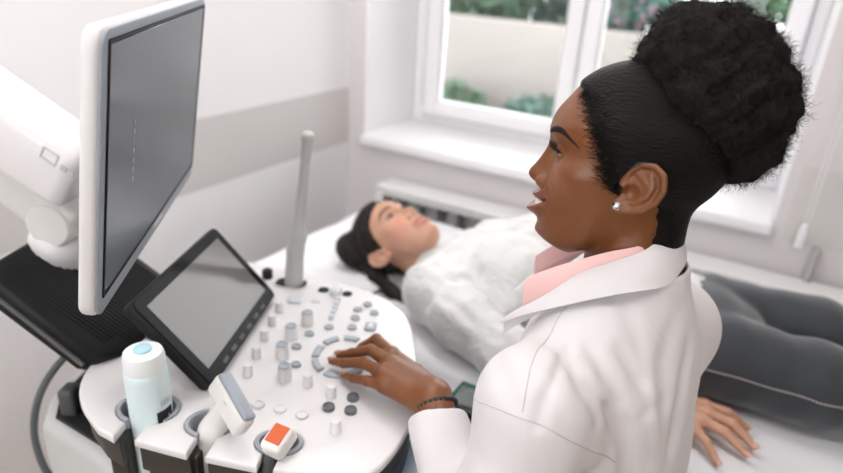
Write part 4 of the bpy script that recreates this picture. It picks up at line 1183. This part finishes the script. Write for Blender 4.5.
UPB = [(0, -.058, -.052), (-.018, -.054, -.056), (-.050, -.032, -.070), (-.061, .003, -.084), (-.063, .032, -.100), (-.056, .066, -.124), (-.045, .094, -.149)]
LOB = [(0, -.066, -.085), (-.024, -.060, -.090), (-.054, -.034, -.100), (-.068, .000, -.116), (-.071, .030, -.134), (-.063, .062, -.166), (-.046, .090, -.194)]
blouse = collar('blouse', UPB, LOB, .030, M['pink'], .003, doc, .0016)
# blouse front inside the coat opening
pvv, pff = surfnet(lambda x, y, z: smax(smax(body_core(x, y, z, .008), -body_core(x, y, z, .001), .002), smax((x + .13) * .9, np.maximum(.90 - z, z - 1.135), .004), .004), (-.30, .60, .88), (-.10, .95, 1.15), .005)
obj_np('blouse_front', pvv, pff, M['pink'], blouse)
# trousers and shoes (seated, below the frame), stool
tr_V, tr_F = surfnet(lambda x, y, z: smin(smin(ellipsoid(x, y, z, (-.05, .775, .56), (.15, .185, .11)), smin(chain(x, y, z, [(-.06, .70, .545), (-.44, .675, .545), (-.43, .67, .13)], [.085, .062, .052], .03), chain(x, y, z, [(-.06, .86, .545), (-.44, .875, .545), (-.43, .88, .13)], [.085, .062, .052], .03), .01), .03), (z - .12) * -1.0 + 0 * x, .01) if False else
    smax(smin(ellipsoid(x, y, z, (-.05, .775, .56), (.15, .185, .11)), smin(chain(x, y, z, [(-.06, .70, .545), (-.44, .675, .545), (-.43, .67, .10)], [.085, .062, .050], .03), chain(x, y, z, [(-.06, .86, .545), (-.44, .875, .545), (-.43, .88, .10)], [.085, .062, .050], .03), .01), .03), .10 - z, .006), (-.54, .56, .08), (.14, .99, .70), .008)
obj_np('trousers', tr_V, tr_F, M['trouser'], doc)
for yy in (.67, .88):
    sv, sf = surfnet(lambda x, y, z: smax(smin(ellipsoid(x, y, z, (-.49, yy, .045), (.13, .045, .055)), ellipsoid(x, y, z, (-.42, yy, .06), (.055, .042, .07)), .02), .012 - z, .004), (-.64, yy - .06, 0), (-.34, yy + .06, .16), .005)
    obj_np('shoe', sv, sf, mat('white_clog', (.75, .75, .74), .5), doc)
st = empty('stool', (-.04, .775, 0), label='round swivel stool under the seated doctor', cat='stool')
obj('seat', lathe([(.16, .40), (.18, .41), (.185, .43), (.18, .447), (.15, .452), (.001, .452)], 32), M['charcoal'], st)
obj('pole', lathe([(.026, .07), (.026, .40)], 18), M['metal'], st)
for k in range(5):
    a = R(72 * k); obj('leg', link_box((0, 0, .08), (.26 * math.cos(a), .26 * math.sin(a), .065), .035, .025, .006), M['metal'], st)
# ------------------------------------------------------------------ the patient
PH_ = Matrix(((-.006, .162, -.987), (-.997, -.074, -.006), (-.074, .984, .162))).to_4x4()
PH_ = PH_.to_quaternion().to_matrix().to_4x4(); PH_.translation = (-.812, 1.341, .790)
pp_ = dict(nose=1.0, nosew=.92, lips=.6, smile=.25, cheek=.7, neckr=.050, gaze=.0, eyeopen=.0048, open=0, neck=((0, -.022, -.05), (0, -.040, -.21)))
pat = empty('person', (0, 0, 0), label='dark-haired woman in white sweater and grey jeans lying on the couch', cat='person')
def pat_hairline(V):
    x, y, z = V.T
    lim = np.interp(z, [-.10, -.06, -.02, 0, .03, .06, .08, .095, .11, .13], [-.06, -.05, -.035, .012, .030, .056, .084, .10, .12, .13])
    return sstep(-.004, .006, lim - y) * .8
sv, sf = surfnet(lambda x, y, z: head_sdf(x, y, z, pp_), (-.105, -.115, -.24), (.105, .135, .145), .0022)
ptint = head_tint(sv, pp_, pat_hairline)
ptint[:, 1] *= np.where(np.abs(sv[:, 0]) > .066, sstep(.93, 1.0, ear_zone(sv[:, 1], sv[:, 2])), 1)
phb = hull_bvh(sv, sf)
PSH, PEL, PWR = (-.610, 1.190, .770), (-.370, 1.085, .742), (-.075, 1.130, .722)
PHAND = dict(
    index=[(.022, 1.168, .728), (.062, 1.182, .722), (.084, 1.188, .709), (.104, 1.191, .698)],
    middle=[(.026, 1.145, .730), (.074, 1.148, .724), (.098, 1.144, .711), (.120, 1.138, .698)],
    ring=[(.024, 1.120, .728), (.066, 1.116, .722), (.090, 1.111, .710), (.110, 1.106, .698)],
    little=[(.014, 1.096, .722), (.040, 1.075, .715), (.054, 1.063, .706), (.067, 1.052, .697)],
    thumb=[(-.040, 1.165, .716), (-.010, 1.196, .710), (.020, 1.212, .704), (.044, 1.216, .698)])
pv1, pf1 = surfnet(lambda x, y, z: hand_sdf(x, y, z, PHAND, FR, (-.062, 1.130, .724), (-.16, 1.118, .730), scale=1.12), (-.22, 1.02, .66), (.15, 1.24, .79), .0021)
def pbody(x, y, z, g=0.0):
    f = ellipsoid(x, y, z, (-.460, 1.365, .785), (.20 + g, .165 + g, .095 + g))
    f = smin(f, ellipsoid(x, y, z, (-.200, 1.375, .775), (.22 + g, .145 + g, .082 + g)), .06)
    f = smin(f, capsule(x, y, z, PSH, (-.600, 1.530, .770), .055 + g, .055 + g), .05)
    f = smin(f, ellipsoid(x, y, z, (-.040, 1.385, .775), (.15 + g, .172 + g, .085 + g)), .06)
    for sy in (-1, 1):
        f = smin(f, ellipsoid(x, y, z, (-.455, 1.365 + sy * .078, .855), (.078 + g, .068 + g, .055 + g)), .03)
    return f
bv1, bf1 = surfnet(lambda x, y, z: pbody(x, y, z, -.012), (-.72, 1.10, .66), (.16, 1.62, .93), .010)
ap1, aq1 = surfnet(lambda x, y, z: chain(x, y, z, [PSH, PEL, PWR], [.046, .038, .026], .01), (-.68, 1.0, .67), (-.03, 1.26, .83), .008)
# legs
LEGS = [[(-.02, 1.300, .772), (.20, 1.318, .768), (.43, 1.335, .750), (.80, 1.345, .735)], [(-.02, 1.482, .775), (.20, 1.505, .782), (.43, 1.52, .77), (.80, 1.52, .735)]]
lg = [surfnet(lambda x, y, z: chain(x, y, z, L, [.078, .068, .05, .04], .02), (-.12, 1.20, .66), (.88, 1.62, .87), .012) for L in LEGS]
ft = [surfnet(lambda x, y, z: smin(ellipsoid(x, y, z, (.90, yy, .745), (.06, .038, .045)), ellipsoid(x, y, z, (.925, yy, .80), (.035, .042, .10)), .03), (.80, yy - .08, .66), (1.0, yy + .08, .93), .007) for yy in (1.36, 1.50)]
PV, PF = merge((wts(sv, PH_), sf), (pv1, pf1), (bv1, bf1), (ap1, aq1), *lg, *ft)
pat_att = np.zeros((len(PV), 3)); pat_att[:len(sv)] = ptint
sk_p = skin_mat('light_skin', (.60, .33, .225), (.50, .20, .17), (.68, .30, .22), (.030, .018, .013), rough=.45, hair_scale=300)
obj_np('body', PV, PF, sk_p, pat, attr=pat_att)
nails(pat, PHAND, {k: [r * 1.12 for r in v] for k, v in FR.items()}, mat('pale_fingernail', (.75, .45, .37), .25, coat=.4))
eye_parts(pat, PH_, (.12, .16, .17))
lashes(pat, PH_, lash_m, .005, 13, 0, .0048)
brow(pat, phb, PH_, mat('brown_brow', (.07, .04, .03), .7), [(.013, .0385), (.024, .0430), (.036, .0455), (.047, .0440), (.057, .0375)], [.0055, .0070, .0065, .0050, .0015])
b = tube([(.048 + .0001, 1.1185 - .0095 * math.cos(a), .7245 + .0098 * math.sin(a)) for a in [2 * PI * k / 16 for k in range(16)]], .0014, 6, 1, True)
obj('finger_ring', b, M['metal'], pat)
# hair
M['brownhair'] = mat('dark_brown_hair', (.010, .0065, .005), .5, bump=(350, .7), spec=.25)
pp2 = dict(pp_); pp2['ears'] = False
def phair(x, y, z):
    f = head_sdf(x, y, z, pp2)
    lim = gsm(z, [-.10, -.06, -.02, 0, .03, .06, .08, .095, .11, .13], [-.06, -.05, -.035, .014, .032, .058, .086, .10, .12, .13], .004) + .002 * np.sin(150 * z + 60 * x)
    sh = smax(smax(f - .0085 * sstep(0, .03, lim - y), (y - lim) * .7, .004), -(z + .10), .01)
    sh = smax(sh, (.84 - ear_zone(y, z)) * .02 + 0 * x, .003)
    bun = ellipsoid(x, y, z, (.045, -.050, .118), (.050, .040, .048))
    bun = smin(bun, ellipsoid(x, y, z, (.035, -.062, .085), (.068, .035, .055)), .03)
    st_ = chain(x, y, z, [(.055, -.070, .06), (.088, -.074, .0), (.104, -.080, -.06), (.112, -.079, -.125), (.118, -.074, -.165)], [.024, .020, .016, .012, .005], .02)
    h = smin(smin(sh, bun, .02), st_, .02)
    return h - .0016 * np.sin(260 * x + 90 * z) * np.sin(240 * y - 50 * z)
hv1, hf1 = surfnet(phair, (-.10, -.125, -.19), (.15, .12, .21), .0028)
obj_np('hair', wts(hv1, PH_), hf1, M['brownhair'], pat)
# sweater: body, sleeves, turtleneck
M['knit'] = cloth('white_fuzzy_knit', (.70, .70, .695), .95, 260, 45, .9, .4)
PC_ = tuple(np.array(PWR) * .93 + np.array(PEL) * .07)
def sweater(x, y, z):
    f = pbody(x, y, z, .014)
    f = smax(f, x + .045, .015)
    s1 = chain(x, y, z, [PSH, (-.50, 1.125, .765), PEL, PC_], [.072, .068, .060, .046], .03)
    s1 = smax(s1, x + .085, .006)
    s2 = chain(x, y, z, [(-.60, 1.54, .77), (-.40, 1.65, .745), (-.12, 1.625, .735)], [.070, .058, .044], .03)
    f = smin(smin(f, s1, .035), s2, .035)
    n0, n1 = wts(np.array([[0, -.020, -.098], [0, -.040, -.225]]), PH_)
    tn = capsule(x, y, z, tuple(n0), tuple(n1), .059, .070)
    u_ = (n0 - n1) / np.linalg.norm(n0 - n1)
    tn = smax(tn, (x - n0[0]) * u_[0] + (y - n0[1]) * u_[1] + (z - n0[2]) * u_[2] - .012, .012)
    tn = tn - .0016 * np.sin(((x - n0[0]) * u_[0] + (z - n0[2]) * u_[2]) * 230)
    f = smin(f, tn, .028)
    f = f - .0042 * np.sin(46 * x + 20 * np.sin(9 * y + 3)) * np.sin(28 * y + 18 * z + 1) - .0022 * np.sin(95 * x - 60 * y + 30 * z)
    for pts, r, dp_ in (([(-.56, 1.17, .84), (-.50, 1.22, .87), (-.44, 1.30, .905)], .014, .008), ([(-.60, 1.13, .82), (-.52, 1.06, .81), (-.45, 1.05, .79)], .013, .007),
                        ([(-.48, 1.08, .83), (-.42, 1.06, .80), (-.40, 1.03, .76)], .012, .008), ([(-.35, 1.24, .86), (-.30, 1.33, .88), (-.27, 1.42, .87)], .015, .007)):
        f = f - dp_ * np.exp(-(chain(x, y, z, pts, [0] * 3) / r) ** 2)
    return smax(f, .690 - z, .01)
wv1, wf1 = surfnet(sweater, (-.76, .98, .66), (.10, 1.74, .96), .0062)
obj_np('sweater', wv1, wf1, M['knit'], pat)
# jeans with stitched side seam
M['denim'] = cloth('grey_denim', (.021, .026, .033), .7, 520, 14, .5, .4)
def jeans(x, y, z):
    f = smax(pbody(x, y, z, .010), -.10 - x, .01)
    for L in LEGS: f = smin(f, chain(x, y, z, L, [.095, .084, .066, .054], .03), .008)
    f = smax(f, x - .79, .006)
    f = f - .0022 * np.sin(30 * x + 16 * y + 12 * z) - .0012 * np.sin(75 * x - 40 * z + 30 * y)
    return smax(f, .688 - z, .008)
jv, jf = surfnet(jeans, (-.16, 1.16, .66), (.84, 1.64, .92), .0065)
jn = obj_np('jeans', jv, jf, M['denim'], pat)
jb = hull_bvh(jv, jf)
sq = [on(jb, p, .0004) for p in spline([(-.02, 1.20, .785), (.10, 1.22, .782), (.25, 1.255, .775), (.45, 1.27, .765), (.75, 1.30, .745)], 14)]
obj('side_seam', tube([tuple(p) for p in sq], .0028, 6, 1), M['denim'], jn)
b = bmesh.new()
for i in range(0, len(sq) - 1):
    for t in (.1, .6):
        p = sq[i].lerp(sq[i + 1], t); q = sq[i].lerp(sq[i + 1], t + .28); n_ = Vector((0, -.0015, .0025))
        add(b, tube([tuple(p + n_), tuple(q + n_)], .0015, 5, 1))
obj('side_stitch', b, cloth('pale_thread', (.55, .47, .43)), jn)
